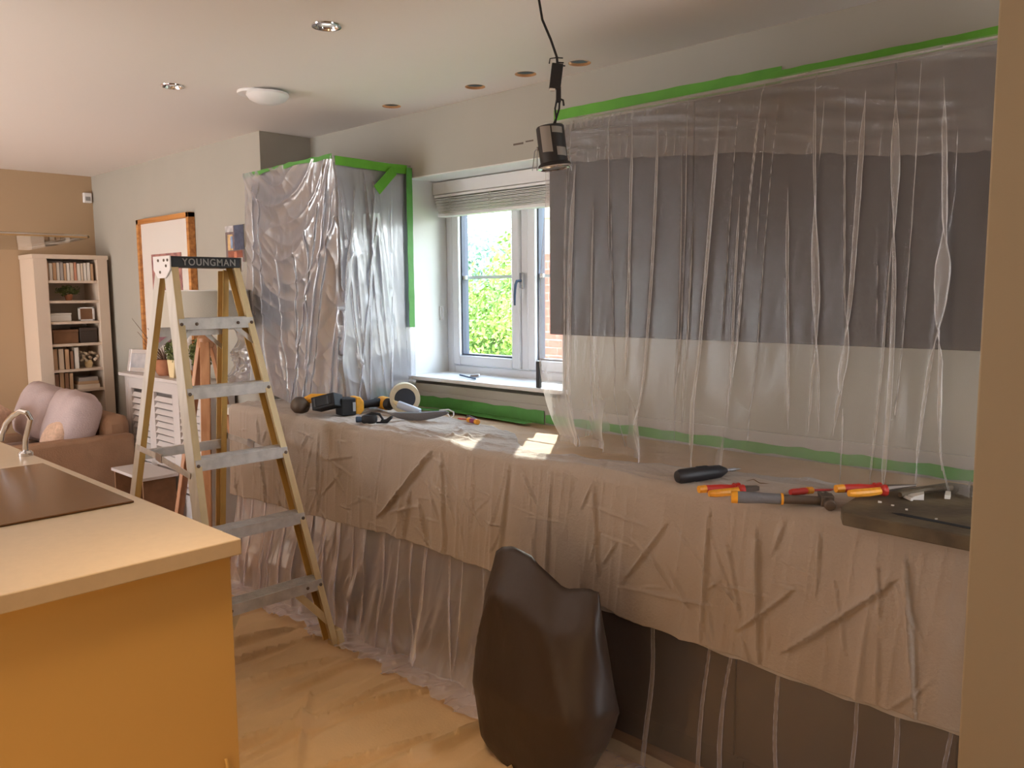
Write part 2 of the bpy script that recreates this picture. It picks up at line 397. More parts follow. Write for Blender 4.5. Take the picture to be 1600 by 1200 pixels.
h = part(win, 'handle_plate', MB().box(MX-.012, MX+.010, YF-.058, YF-.045, 1.52, 1.60), M['chrome'], bev=.003)
mb = MB().tube([(MX, YF-.06, 1.56), (MX-.002, YF-.085, 1.558), (MX-.006, YF-.09, 1.54), (MX-.014, YF-.088, 1.49), (MX-.016, YF-.086, 1.44)], [.007,.007,.007,.006,.005])
part(h, 'lever', mb, M['bluedark'])
struct('window_sill', MB().box(WX0-.03, WX1+.03, YW-.034, YF-.03, WZ0-.0, WZ0+.019), M['sill'], bev=.004)['kind'] = 'structure'
# blind
bl = thing('venetian_blind', 'white venetian blind pulled up tight at the top of the window recess', 'blind', (-2.73, 2.95, 1.93))
part(bl, 'head_rail', MB().box(WX0+.01, WX1-.01, 2.905, 2.965, 2.012, 2.075), M['whitep'], world=True, bev=.003)
part(bl, 'head_shelf', MB().box(WX0+.03, WX1-.01, 2.90, 2.965, 1.996, 2.008), M['whitep'], world=True)
for k in range(11):
    z = 1.988 - k*.0075; dx = .0025*k + random.uniform(-.001,.001); dy = (.003 if k % 2 else -.003) + random.uniform(-.001,.001)
    o = MB(); pts = [(-.025,0),(-.012,.0016),(0,.0022),(.012,.0016),(.025,0),(.025,-.0034),(0,-.0012),(-.025,-.0034)]
    o.prism(pts, (WX0+.03+dx, 2.93+dy, z), (0,1,0), (0,0,1), (WX1-WX0-.05-dx, 0, 0))
    part(bl, 'slat', o, M['whitep'], world=True)
part(bl, 'bottom_rail', MB().box(WX0+.052, WX1-.02, 2.903, 2.957, 1.897, 1.911), M['whitep'], world=True, bev=.003)
for x in (-3.22, -2.93, -2.50):
    pts = [(x + .012*math.sin(k*2.3), 2.898 - .004*abs(math.sin(k*1.7)), 2.0 - k*.0085) for k in range(13)]
    part(bl, 'ladder_cord', MB().tube(pts, .0016, 6), M['whitecord'], world=True)
hk = thing('cord_cleat', 'small white cord cleat screwed to the left window reveal', 'cleat', (WX0+.004, 2.955, 1.37))
mb = MB().box(0,.010,-.012,.012,-.012,.062); part(hk, 'plate', mb, M['whitep'], bev=.002)
part(hk, 'horns', MB().tube([(.012,-.0,-.012),(.016,0,.02),(.012,0,.058)], .005), M['whitep'])
# things on the sill
t1 = thing('small_screwdriver', 'thin blue-grey screwdriver lying on the white window sill', 'screwdriver', (-3.00, 2.80, 1.087), R(-22))
part(t1, 'shaft', MB().tube([(-.11,0,0),(.10,0,0)], .0045), M['bluedark'])
part(t1, 'handle', MB().lathe([(.004,0),(.009,.006),(.009,.045),(.005,.05)], (.03,.0,.004), (.5,.86,.1), 12), M['steel'])
solo('black_spirit_level', MB().box(-2.462, -2.442, 2.71, 2.73, 1.08, 1.20), M['black'], 'slim black upright stick standing on the right end of the window sill', 'tool', bev=.004)

# ------------------------------------------------------------------ outside
struct('ground', MB().box(-30, 14, 3.1, 40, -.35, -.3), M['lawn'])
def leaves(mb, c, r, n, size, squash=1.0):
    for k in range(n):
        u = random.uniform(-1,1); th = random.uniform(0, 2*math.pi); q = random.uniform(.62,1.0)*(1+.22*math.sin(3*th+u*4)); s = math.sqrt(1-u*u)
        p = Vector((c[0]+r[0]*q*s*math.cos(th), c[1]+r[1]*q*s*math.sin(th), c[2]+r[2]*q*u))
        a = Vector((random.gauss(0,1),random.gauss(0,1),random.gauss(0,1))).normalized(); b = a.orthogonal().normalized(); z = size*random.uniform(.6,1.3)
        mb.add([p-a*z, p+b*z*.45, p+a*z, p-b*z*.45], [(0,1,2,3)])
for (c, r, n, sz, mt, lab) in (
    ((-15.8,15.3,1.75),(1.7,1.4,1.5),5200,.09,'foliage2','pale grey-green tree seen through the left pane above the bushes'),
    ((-7.6,7.6,.55),(1.0,1.0,.95),9500,.038,'foliage','bright yellow-green bush close outside the left pane'),
    ((-9.4,9.6,.9),(1.3,1.1,1.0),6500,.05,'foliage','taller sunlit bush behind the near bush, under the tree'),
    ((-10.9,12.4,1.6),(1.1,1.1,1.2),3800,.07,'foliage','round-topped sunlit shrub at the right of the left pane')):
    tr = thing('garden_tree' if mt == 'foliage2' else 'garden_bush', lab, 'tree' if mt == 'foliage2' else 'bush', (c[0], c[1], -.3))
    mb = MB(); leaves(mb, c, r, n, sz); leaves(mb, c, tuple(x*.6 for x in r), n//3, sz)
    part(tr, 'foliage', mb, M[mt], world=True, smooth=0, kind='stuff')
    part(tr, 'trunk', MB().tube([(c[0],c[1],-.35),(c[0]+.05,c[1],c[2]*.5),(c[0],c[1],c[2]+r[2]*.4)], [.10,.07,.03]), M['bark'], world=True)
bw = thing('garden_wall', 'red brick garage wall glimpsed through the right-hand pane', 'building', (-3.2, 6.3, -.3))
BX = -5.62
part(bw, 'mortar_core', MB().box(BX+.004, 1.5, 6.004, 6.6, -.3, 2.2), M['mortar'], world=True)
bme = mesh_of(MB().box(0, .215, 0, .1, 0, .065), (0,0,0), 0, 'brick')
bme.materials.append(M['brick'])
for r_ in range(29):
    for k in range(5):
        o = bpy.data.objects.new('brick', bme); COL.objects.link(o); o.parent = bw
        o.location = (BX + k*.225 - (.1125 if r_ % 2 else 0) + (.1125 if r_ % 2 and k == 0 else 0) + 3.2, 6.0-6.3+random.uniform(-.003,.003), -.3 + r_*.075 + .3)
mb = MB().box(BX-.05, 1.6, 5.95, 6.7, 2.2, 2.3); part(bw, 'coping', mb, M['mortar'], world=True)

tr = thing('unseen_shade_tree', 'unseen tall tree left of the garage, added to shade the left pane', 'tree', (-7.5, 7.8, -.3))  # out-of-view tree, added to keep sun off the left pane
mb = MB(); leaves(mb, (-7.55,7.8,6.5), (.80,1.3,1.4), 5200, .13); part(tr, 'foliage', mb, M['foliage'], world=True, smooth=0, kind='stuff')
part(tr, 'trunk', MB().tube([(-9.6,7.9,-.35),(-9.4,7.9,3.0),(-8.0,7.8,5.6),(-7.5,7.8,7.0)], [.14,.11,.08,.03]), M['bark'], world=True)

# ------------------------------------------------------------------ fixed kitchen units
cab_names = 'run of dark wall cabinets under plastic film'
xs = [-2.02, -1.42, -.82, -.22]
for i in range(3):
    c = thing('wall_cabinet', ['slate wall cabinet nearest the window, under the right film', 'middle slate wall cabinet under the right plastic film', 'slate wall cabinet beside the right-hand pillar, under film'][i], 'cabinet', (xs[i]+.3, 2.5, 1.349), group='dark wall cabinets')
    part(c, 'carcass', MB().box(xs[i]+.001, xs[i+1]-.001, 2.322, YW-.002, 1.349, 2.09), M['slate'], world=True)
    part(c, 'door', MB().box(xs[i]+.002, xs[i+1]-.002, 2.30, 2.321, 1.349, 2.09), M['slate'], world=True, bev=.002)
c = thing('wall_cabinet', 'wall cabinet with pale end panel left of the window, wrapped in film', 'cabinet', (-3.75, 2.5, 1.345))
part(c, 'carcass', MB().box(-4.15, -3.36, 2.322, YW-.002, 1.345, 2.12), M['slate'], world=True)
for a, b in ((-4.15,-3.76),(-3.755,-3.36)): part(c, 'door', MB().box(a, b, 2.30, 2.321, 1.345, 2.12), M['slate'], world=True, bev=.002)
part(c, 'end_panel', MB().box(-3.359, -3.345, 2.31, YW-.004, 1.335, 2.125), M['grey_panel'], world=True, label='pale grey end panel')
wk = solo('worktop', MB().box(-4.21, .1, 2.078, YW-.012, .872, .91), M['white'], 'long white worktop under the cotton dust sheet along the window wall', 'worktop', bev=.003)
struct('trim_4', MB().box(-4.24, .1, YW-.010, YW, .91, 1.0), M['tile'])
bx = [-4.05, -3.55, -2.95, -2.35, -1.75, -1.15, -.55, .05]
labs = ['leftmost dark base cabinet under the worktop, behind the ladder', 'second dark base cabinet from the left, behind the film', 'third dark base cabinet from the left, behind pleated film', 'dark base cabinet just left of the black sack', 'dark base cabinet behind the black sack', 'dark base cabinet just right of the black sack', 'rightmost dark base cabinet beside the pillar']
for i in range(7):
    c = thing('base_cabinet', labs[i], 'cabinet', (bx[i]+.3, 2.4, 0), group='base cabinets under the worktop')
    part(c, 'carcass', MB().box(bx[i]+.001, bx[i+1]-.001, 2.162, YW-.02, .10, .87), M['slate_low'], world=True)
    part(c, 'door', MB().box(bx[i]+.002, bx[i+1]-.002, 2.14, 2.161, .12, .866), M['slate_low'], world=True, bev=.002)
    part(c, 'plinth', MB().box(bx[i]+.001, bx[i+1]-.001, 2.20, 2.215, 0, .10), M['slate_low'], world=True)
# island
isl = thing('kitchen_island', 'island unit at lower left, lens-flare orange in its colour, white top', 'island', (-3.1, .42, 0))
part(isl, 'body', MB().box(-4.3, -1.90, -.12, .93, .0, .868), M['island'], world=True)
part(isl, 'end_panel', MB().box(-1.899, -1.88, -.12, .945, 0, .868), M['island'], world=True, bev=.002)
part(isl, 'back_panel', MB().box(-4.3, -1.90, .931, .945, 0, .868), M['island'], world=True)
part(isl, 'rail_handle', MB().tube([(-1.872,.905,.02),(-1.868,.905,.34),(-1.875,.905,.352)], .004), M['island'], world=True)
solo('island_worktop', MB().box(-4.36, -1.85, -.16, .961, .87, .91), M['worktop'], 'pale worktop on the island with the hob set in it', 'worktop', bev=.003)
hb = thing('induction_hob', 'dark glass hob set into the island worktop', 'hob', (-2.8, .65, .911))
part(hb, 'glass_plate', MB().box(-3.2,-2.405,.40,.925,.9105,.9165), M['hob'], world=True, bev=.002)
tp = thing('swan_neck_tap', 'white-chrome arched tap at the far edge of the island', 'tap', (-3.43, .935, .91))
part(tp, 'base', MB().lathe([(.026,0),(.026,.012),(.018,.02)], n=20), M['chrome'])
pts = [(0,0,0),(.06,0,.05)] ; arc = [(.02,0,.02),(.10,-.00,.09)]
pts = [(0,0,.01),(.05,0,.035),(.11,0,.065),(.165,-.005,.10),(.185,-.01,.128),(.175,-.018,.147),(.14,-.025,.148),(.09,-.035,.132),(.04,-.045,.105),(0.0,-.055,.065),(-.03,-.06,.025)]
part(tp, 'spout', MB().tube([(0,0,.01),(.01,0,.06),(.05,0,.105),(.09,-.0,.15),(.085,-.01,.172),(.055,-.02,.176),(.02,-.035,.16),(-.02,-.05,.13),(-.045,-.06,.09),(-.05,-.065,.06)], .010, 12), M['chrome'])
# extractor canopy over the island
ho = thing('extractor_hood', 'glass canopy of the extractor hood over the island', 'extractor', (-2.55, .3, 1.64))
P = MB(); prof = [(-.45, .028), (-.25, .012), (0, 0), (.25, .004), (.45, .010)]
for k in range(4):
    (a0, z0), (a1, z1) = prof[k], prof[k+1]
    P.add([(-2.55+a0,-.1,1.63+z0),(-2.55+a1,-.1,1.63+z1),(-2.55+a1,.74,1.63+z1),(-2.55+a0,.74,1.63+z0),(-2.55+a0,-.1,1.638+z0),(-2.55+a1,-.1,1.638+z1),(-2.55+a1,.74,1.638+z1),(-2.55+a0,.74,1.638+z0)],
          [(0,3,2,1),(4,5,6,7),(0,1,5,4),(2,3,7,6)] + ([(0,4,7,3)] if k == 0 else []) + ([(1,2,6,5)] if k == 3 else []))
part(ho, 'glass_canopy', P, M['glass'], world=True)
part(ho, 'canopy_edge', MB().tube([(-2.10,-.1,1.643),(-2.10,.735,1.643)], .004, 6).tube([(-2.10,.738,1.643),(-2.30,.738,1.638),(-2.55,.738,1.634)], .003, 6), M['chrome'], world=True)
part(ho, 'motor_box', MB().box(-2.80,-2.22,-.08,.42,1.60,1.66), M['steel'], world=True, bev=.004)
part(ho, 'chimney', MB().box(-2.68,-2.40,.02,.30,1.66,2.399), M['steel'], world=True)

# ------------------------------------------------------------------ sheets
def sheet(name, P, mt, label, cat, keep=None, solid=0):
    c = P.reshape(-1,3); loc = (float(c[:,0].mean()), float(c[:,1].mean()), float(c[:,2].min()))
    o = link(name, gridmesh(name, P, True, keep, loc), mt, None, loc); tag(o, label, cat)
    return o
def crease(px, pz, segs):
    d = np.zeros_like(px)
    for x0, z0, x1, z1, wdt, amp in segs:
        vx, vz = x1-x0, z1-z0; L2 = vx*vx+vz*vz; t = np.clip(((px-x0)*vx+(pz-z0)*vz)/L2, 0, 1)
        dist = np.hypot(px-x0-t*vx, pz-z0-t*vz); sgn = np.sign((px-x0)*vz-(pz-z0)*vx)
        d += amp*np.exp(-(dist/wdt)**2)*np.sin(np.pi*np.clip(t,.02,.98))**.5 + .35*amp*sgn*np.exp(-(dist/(3*wdt))**2)
    return d
# brown paper on the worktop
u = np.linspace(-3.95, 0, 300); v = np.linspace(2.10, 2.728, 60); U, V = np.meshgrid(u, v, indexing='ij')
back = (V-2.10)/.628
Z = .913 + .006*ridge(U*5+V*3, V*6-U*2, 3) * (1-back*.3) + .004*fbm(U*9, V*9, 5)
V2 = V + 0.0
P = np.stack([U, V2, Z], -1); sheet('brown_paper_sheet', P, M['paper'], 'tan protective paper on the worktop along the foot of the wall', 'paper sheet')
# cotton dust sheet on the worktop
NU, NV = 860, 230
u = np.linspace(0, 1, NU)
xe = np.array([-4.06,-3.9,-3.6,-3.2,-2.9,-2.7,-2.5,-2.3,-2.12,-2.0,-1.85,-1.6,-1.3,-.9,-.2]); ye = np.array([2.60,2.62,2.66,2.60,2.52,2.50,2.47,2.40,2.24,2.155,2.20,2.26,2.33,2.45,2.5])
xh = np.array([-4.06,-3.7,-3.376,-2.9,-2.648,-2.3,-2.138,-1.614,-1.211,-.831,-.533,-.2]); zh = np.array([.462,.472,.479,.50,.508,.497,.492,.489,.474,.462,.462,.46])
X = -4.04 + u*3.80
yb = np.interp(X, xe, ye) + .012*(fbm(X*6, 0*X, 1)-.5)*2; zb = np.interp(X, xh, zh) + .010*(fbm(X*7, 0*X+3, 2)-.5)*2
YFR = 2.062; ZT = .921; rr = .022
s = np.linspace(0, 1, NV)
Lt = (yb - YFR - rr)[:,None]; Lf = (ZT - rr - zb)[:,None]; La = rr*math.pi/2
tot = Lt + La + Lf; D = s[None,:]*tot
a = np.clip((D-Lt)/La, 0, 1)*math.pi/2
Yp = np.where(D < Lt, yb[:,None]-D, YFR + rr - rr*np.sin(a)); Zp = np.where(D < Lt, ZT, ZT - rr*(1-np.cos(a)))
down = np.clip(D-Lt-La, 0, None); Zp = Zp - down
XX = X[:,None] + 0*D
onfront = np.clip((D-Lt)/.05, 0, 1); top = 1-onfront
hd = np.clip(down/.42, 0, 1)
# front folds
ff = .020*(vn(XX*5.5 + .6*hd*np.sin(XX*3), down*1.2, 11)-.5)*hd**.8 + .009*(vn(XX*17, down*3.0, 12)-.5)*(.35+hd) + .010*ridge(XX*9+down*.8, down*.9, 13, 5)*(.3+hd) + .004*ridge(XX*30+down*3, down*2.2, 14, 3)
segs = [(-2.43,.88,-2.66,.66,.010,.020),(-2.66,.66,-2.75,.58,.008,.014),(-2.56,.70,-2.60,.52,.007,.016),(-2.70,.60,-2.52,.66,.006,.010),(-2.50,.66,-2.46,.52,.007,.014),(-2.36,.89,-2.35,.52,.006,.012),
        (-2.95,.80,-3.15,.76,.005,.008),(-2.0,.88,-2.05,.55,.006,.011),(-1.62,.86,-1.60,.60,.006,.010),(-1.35,.80,-1.48,.62,.006,.010),(-1.05,.84,-1.04,.48,.007,.014),(-.95,.70,-1.10,.55,.006,.010),(-.70,.78,-.95,.54,.008,.016),
        (-.66,.84,-.62,.48,.008,.014),(-3.5,.86,-3.48,.5,.006,.012),(-3.75,.86,-3.7,.5,.006,.012),(-3.2,.85,-3.22,.55,.006,.010),(-1.80,.88,-1.83,.50,.006,.010),(-1.2,.86,-1.22,.5,.007,.012),(-1.5,.58,-1.2,.60,.006,.008)]
cr_ = random.Random(31)
for k in range(85):
    x0 = cr_.uniform(-4.0, -.35); z0 = cr_.uniform(.50,.88); a_ = cr_.gauss(0,.55); l_ = cr_.uniform(.05,.22)
    segs.append((x0, z0, x0+l_*math.sin(a_), z0-l_*math.cos(a_), cr_.uniform(.0035,.006), cr_.uniform(.003,.008)))
for k in range(26):
    x0 = cr_.uniform(-4.0, -.35); z0 = cr_.uniform(.50,.88); l_ = cr_.uniform(.06,.18)
    segs.append((x0, z0, x0+l_, z0+cr_.uniform(-.03,.03), .004, cr_.uniform(.002,.005)))
Zs0 = Zp.copy()
ff += crease(XX, Zs0, segs)*onfront
# top wrinkles
tw = .007*ridge(XX*3.2+Yp*2, Yp*9, 21, 3) + .005*ridge(XX*8-Yp*5, Yp*16, 22, 3) + .004*fbm(XX*12, Yp*14, 23) + .0025*ridge(XX*25, Yp*42+XX*6, 24, 2)
tsegs = [(-3.0,2.14,-2.35,2.10,.012,.012),(-2.75,2.20,-2.3,2.16,.010,.009),(-2.6,2.36,-2.35,2.2,.012,.010),(-2.45,2.12,-2.32,2.30,.010,.010),(-1.95,2.12,-1.5,2.18,.012,.008),(-1.7,2.10,-1.2,2.12,.010,.007),(-3.1,2.3,-2.6,2.42,.010,.007)]
tw = tw + crease(XX, Yp, tsegs)
big = .010*vn(XX*2.2, Yp*3, 25)
Zp = Zp + (tw+big*np.clip((2.5-Yp)*4,0,1))*top*np.clip(Lt-D+.05, 0, .05)/.05
Yp = Yp - ff*np.clip(onfront,0,1)
Xp = XX + .006*(vn(XX*9, down*4, 31)-.5)*hd
# left end drapes over the worktop end
P = np.stack([Xp, Yp, Zp], -1)
cs = sheet('cotton_dust_sheet', P, M['cotton'], 'cream cotton dust sheet draped over the worktop and its front edge', 'dust sheet')
md = cs.modifiers.new('thick', 'SOLIDIFY'); md.thickness = .0012; md.offset = 0
# floor dust sheet
NU, NV = 560, 420
u = np.linspace(-4.12, .6, NU); v = np.linspace(-1.0, 2.13, NV); U, V = np.meshgrid(u, v, indexing='ij')
Z = .004 + .016*ridge(U*4.5+.5*V, V*.55-U*.1, 41, 4) + .010*ridge(U*9-.8*V, V*1.2, 42, 4) + .005*fbm(U*6, V*4, 43) + .003*ridge(U*18+V*5, V*6, 44, 2)
Z += 2.6*crease(U, V, [(-2.05,1.7,-2.25,.7,.010,.010),(-2.7,2.0,-2.65,1.0,.010,.010),(-3.0,1.9,-3.15,1.0,.010,.010),(-2.45,1.9,-2.35,1.1,.010,.008),(-3.5,2.0,-3.6,1.1,.010,.010),(-1.8,1.6,-1.75,.6,.010,.010),(-2.3,1.9,-2.5,.9,.014,.012),(-1.95,1.95,-2.0,.8,.014,.014),(-2.8,1.8,-2.9,.95,.014,.012),(-1.7,1.9,-1.6,.6,.014,.014),(-3.2,1.85,-3.3,1.0,.014,.012),(-2.6,1.6,-2.2,1.3,.012,.008)])
Z = Z*np.interp(V, [1.85,1.98],[1,.35]) + 0
keep = ~((U < -1.87) & (V < .955))
edge = V + .02*(fbm(U*5, U*0, 45)-.5)
fs = sheet('floor_dust_sheet', np.stack([U, edge, Z], -1), M['cotton_floor'], 'creased tan dust sheet covering the kitchen floor between island and units', 'dust sheet', keep)

def pleat(Sx, T, folds):
    """overlapping pleats: x offset and depth for sheet coordinate Sx (along) and T (down, 0..1)"""
    dx = np.zeros_like(Sx); dy = np.zeros_like(Sx)
    for c0, drift, wob, wd, ov, t0, t1 in folds:
        c = c0 + drift*T + wob*np.sin(T*5+c0*9); w = wd*(.75+.5*vn(T*3+c0*7, 0*T, int(abs(c0)*97) % 91))
        env = np.clip((T-t0)/.12, 0, 1)*np.clip((t1-T)/.10, 0, 1); q = np.clip((Sx-c)/w, -1, 1)
        dx += -ov*w*np.sin(np.pi*q)*env; dy += -.55*w*(1+np.cos(np.pi*q))/2*env
    return dx, dy
# --- upper right film
NU, NV = 760, 330
s = np.linspace(-.30, 1.72, NU)[:,None]; T = np.linspace(0, 1, NV)[None,:]
s = s + 0*T; T = T + 0*s
# path: t -> (y,z); segments: wall tape, down over cabinet top, front, falling to the worktop
tk = [0, .02, .08, .13, .17, .20, .66, .97, 1.0]
yk = [2.738, 2.735, 2.58, 2.40, 2.305, 2.287, 2.284, 2.284, 2.282]; zk = [2.222, 2.216, 2.172, 2.130, 2.105, 2.065, 1.345, .962, .932]
yb_ = np.interp(T, tk, yk); z_ = np.interp(T, tk, zk)
low = np.clip((T-.66)/.31, 0, 1)
rng = random.Random(5)
fold_px = [(-1.86,-.05,.012,.014),(-1.78,-.04,.004,.007),(-1.62,-.06,.008,.010),(-1.52,-.09,.010,.012),(-1.40,-.03,.006,.006),(-1.315,-.07,.010,.015),(-1.235,-.03,.006,.007),(-1.17,-.10,.010,.007),
           (-1.10,.03,.008,.010),(-1.03,.05,.008,.009),(-.985,-.04,.008,.006),(-.945,.03,.006,.006),(-.865,-.09,.010,.010),(-.82,.03,.010,.009),(-.80,-.03,.006,.006),(-.72,.07,.010,.012),(-.675,.03,.006,.006),(-.62,-.10,.010,.010),(-.57,.02,.008,.008),(-1.92,.0,.01,.007)]
folds = [(c, d, wb, wd*1.7, rng.uniform(.62,.85), rng.choice([.14,.18,.25,.33,.4]), rng.choice([.8,.9,.97,1.02,1.05])) for c, d, wb, wd in fold_px]
for k in range(16):
    c = rng.uniform(-1.95,-.5); folds.append((c, rng.uniform(-.10,.06), .006, rng.uniform(.004,.007), .6, rng.uniform(.1,.5), rng.uniform(.5,1.0)))
xs0 = np.where(s > 0, -2.02 + s, -2.02)             # front run
side = np.clip(-s, 0, None)                          # run back along the cabinet's left side
dx, dy = pleat(xs0, T, folds)
front = np.clip((s+.0)/.03, 0, 1)
gath = .0012*np.sin(xs0*260+3*vn(xs0*8,T*2,51))*np.exp(-((T-.235)/.045)**2)*vn(xs0*14, T*2, 52) 
fine = .008*(vn(xs0*6, T*2.2, 53)-.5)*np.clip(T*6-1,0,1) + .0022*(vn(xs0*20+T*2, T*4, 54)-.5)*np.clip(T*8-1,0,1) + .0008*ridge(xs0*40+T*7, T*10, 55, 2)
slope = .006*ridge(xs0*2.5+T*2, T*70, 56, 2)*np.clip((.17-T)*20,0,1)
X = xs0 + dx*front + .02*low*(vn(xs0*3, T*3, 57)-.5)
Y = yb_ + dy*front + fine*front - gath + np.clip(side*1.0,0,.44)
bun = low**3
hem = np.interp(xs0, [-2.02,-1.9,-1.7,-1.5,-1.3,-1.1,-.95,-.8,-.7,-.55,-.3], [.10,.12,.06,.0,0,.0,.0,.02,.10,.16,.2])
Y = Y + hem*bun*.8
Y = Y - .05*low*ridge(xs0*6, T*3, 58, 2)*(.3+low)*front
Zz = z_ + slope + gath*.3 + (.010*ridge(xs0*9, T*22, 59, 2))*np.clip((T-.93)*15,0,1)
# left end billows out beyond the cabinet side under the cabinet
X = X - .36*np.clip((yb_-2.29)/.44,0,1)*np.exp(-np.clip(s,0,9)/.30)
X = X - np.where(s <= 0.06, (.006+.035*np.sin(np.clip((T-.35)/.65,0,1)*math.pi))*np.clip(1-np.abs(s)/.10,0,1), 0) - .0*low
Y = np.minimum(Y, 2.735)
# right-hand end is swept up and towards the pillar
P = np.stack([X, Y, Zz], -1)
sheet('plastic_film', P, F_RIGHT, 'clear plastic film hung from green tape over the right-hand wall cabinets', 'plastic sheet')

# turned-over top hem of the same film
s = np.linspace(-2.03, -.30, 620)[:,None]; T = np.linspace(0,1,60)[None,:]; s=s+0*T; T=T+0*s
zb_ = np.interp(s, [-2.03,-1.6,-1.2,-.75,-.3],[1.955,1.935,1.90,1.84,1.82]); z = 2.108 + (zb_-2.108)*T
Y = 2.279 - .007*ridge(s*2.2+T*1.5, T*7-s*4, 181, 2)*(1-T)**.5 - .008*ridge(s*15, T*1.2, 182, 2)*T - .006*ridge(s*33, T*1.5, 183, 2)*T**2 + .012*np.clip(.06-T,0,.06)/.06
sheet('film_top_hem', np.stack([s+.004*np.sin(s*70)*T, Y, z + .006*ridge(s*16, 0*T, 184, 3)*T], -1), F_RIGHT, 'gathered turned-over top hem of the right film just below the green tape', 'plastic sheet')
# --- lower film in front of the base cabinets
def low_film(xa, xb, NU, folds, deep, mt, label):
    NV = 170
    s = np.linspace(xa, xb, NU)[:,None]; T = np.linspace(0, 1, NV)[None,:]; s = s+0*T; T = T+0*s
    dx, dy = pleat(s, T, folds)
    zz = .58*(1-np.clip(T/.86,0,1)); run = np.clip((T-.86)/.14,0,1)
    tp_ = np.clip((T-.10)/.50, 0, 1)**.8
    Y = 2.098 + dy*.9*tp_ - .03*T - .12*run - tp_*(deep*.060*ridge(s*9+T*1.4, T*.8, 61, 1.0)*(.35+.65*T) + deep*.016*vn(s*24+T*2, T*2, 62) + .010*vn(s*8, T*2, 63))
    Y -= tp_*deep*.003*ridge(s*30+T*5, T*9, 68, 2)
    Zz = zz + .016 + .008*run + .020*ridge(s*10, T*9, 64, 2)*run + .008*ridge(s*24, T*24, 65, 2)*np.clip((T-.8)*5,0,1)*deep
    X = s + dx + .05*T*(vn(s*4, T*2, 66)-.5) + .02*run*(vn(s*12,T*9,67)-.5)
    Y = np.minimum(Y, 2.125)
    return sheet('plastic_film', np.stack([X, Y, Zz], -1), mt, label, 'plastic sheet')
folds = []; x = -3.98
while x < -1.75:
    folds.append((x, rng.uniform(-.02,.09), .01, rng.uniform(.016,.036), rng.uniform(.5,.8), -.2, rng.choice([.9,1.2,1.2]))); x += rng.uniform(.07,.13)
low_film(-4.02, -1.70, 640, folds, 1.0, F_LOW2, 'bunched milky plastic film hanging to the floor between ladder and sack')
folds = [(x, rng.uniform(-.03,.06), .015, rng.uniform(.016,.030), .72, -.2, 1.2) for x in (-1.62,-1.42,-1.22,-1.13,-.98,-.78,-.70,-.56)]
low_film(-1.72, -.30, 400, folds, .25, F_LOW, 'thin clear plastic film over the base cabinets right of the sack')

# --- left cabinet film
NU, NV = 420, 330
s = np.linspace(0, 1.30, NU)[:,None]; T = np.linspace(0,1,NV)[None,:]; s=s+0*T; T=T+0*s
W1 = .83      # front run, then the side run of .46
xf = np.where(s < W1, -4.165 + s, -3.335); yf = np.where(s < W1, 2.285, 2.285 + (s-W1))
cr = np.clip(1-np.abs(s-W1)/.05, 0, 1); 
zbot = np.interp(s, [0,.10,.22,.36,.5,.7,.83,1.0,1.2,1.3], [1.0,.99,.965,.94,.936,.936,.936,.936,.936,.95])
ztop = 2.145 - .035*np.sin(np.clip(s/W1,0,1)*math.pi)**2*0
z = ztop + (zbot-ztop)*T
q = s/W1
sw = T*1.9 + .55*(np.clip(q,0,1)-.45)**2*4*np.exp(-T*1.2)            # catenary swags between the two top corners
d = .026*ridge(sw*4.2+.3*q, q*1.6, 71, 2)*np.exp(-T*1.5)*np.sin(np.clip(q,0,1)*math.pi) + .014*ridge(sw*9, q*3+T*2, 72, 2)*np.clip(1.2-T,0,1)
d += .006*ridge(q*7+T*1.2, T*6-q*5, 73, 3) + .0022*ridge(q*18+T*4, T*18-q*9, 74, 2) + .015*(vn(q*5+T, T*3, 75)-.5)
folds = [(.09,-.03,.01,.018,.8,.03,1.1),(.14,.02,.01,.012,.7,.03,1.1),(.80,-.28,.01,.020,.75,.02,1.2),(.76,-.36,.01,.014,.7,.02,1.2),(.86,-.30,.0,.016,.7,.1,1.2),(.95,-.16,.01,.02,.8,.1,1.1),(1.0,-.28,.01,.018,.8,.25,1.2),
         (1.06,-.10,.01,.016,.75,.05,1.0),(1.10,-.20,.0,.014,.75,.2,1.2),(1.17,-.06,.01,.018,.8,.05,1.1),(1.22,.02,.0,.012,.7,.1,1.1),(.30,.04,.01,.012,.6,.3,1.1),(.5,-.06,.01,.014,.6,.3,1.1),(.62,-.1,.01,.014,.7,.2,1.1)]
dx, dy = pleat(s, T, folds)
d = d + np.abs(dy) + .02*np.clip(T-.65,0,1)
flare = np.clip((T-.68)/.32,0,1)
infr = (s < W1)
dside = (.016*ridge(s*11-T*2.2, T*.7, 76, 2) + .007*ridge(s*27-T*3, T*1.5, 77, 2) + .003*ridge(s*20, T*12, 78, 2))*np.clip(T*6,0,1) + np.abs(dy)*.8*np.clip(T*8,0,1)
d = np.where(s < W1, d, dside)
wf = 1-np.clip((s-1.05)/.14,0,1)
X = xf + np.where(infr, dx, d*wf) - .10*flare*np.clip(.12-s,0,.12)/.12 - .05*T*np.clip(.2-s,0,.2)/.2
Y = yf - np.where(infr, d, 0) + np.where(infr, 0, dx)
X = X + .01*flare*(~infr)*1.0 ; X = np.where(infr, X, np.maximum(X, -3.338)); Y = np.minimum(Y, 2.738)
P = np.stack([X, Y, z], -1)
sheet('plastic_film', P, F_LEFT, 'crumpled plastic film wrapped round the cabinet left of the window', 'plastic sheet')
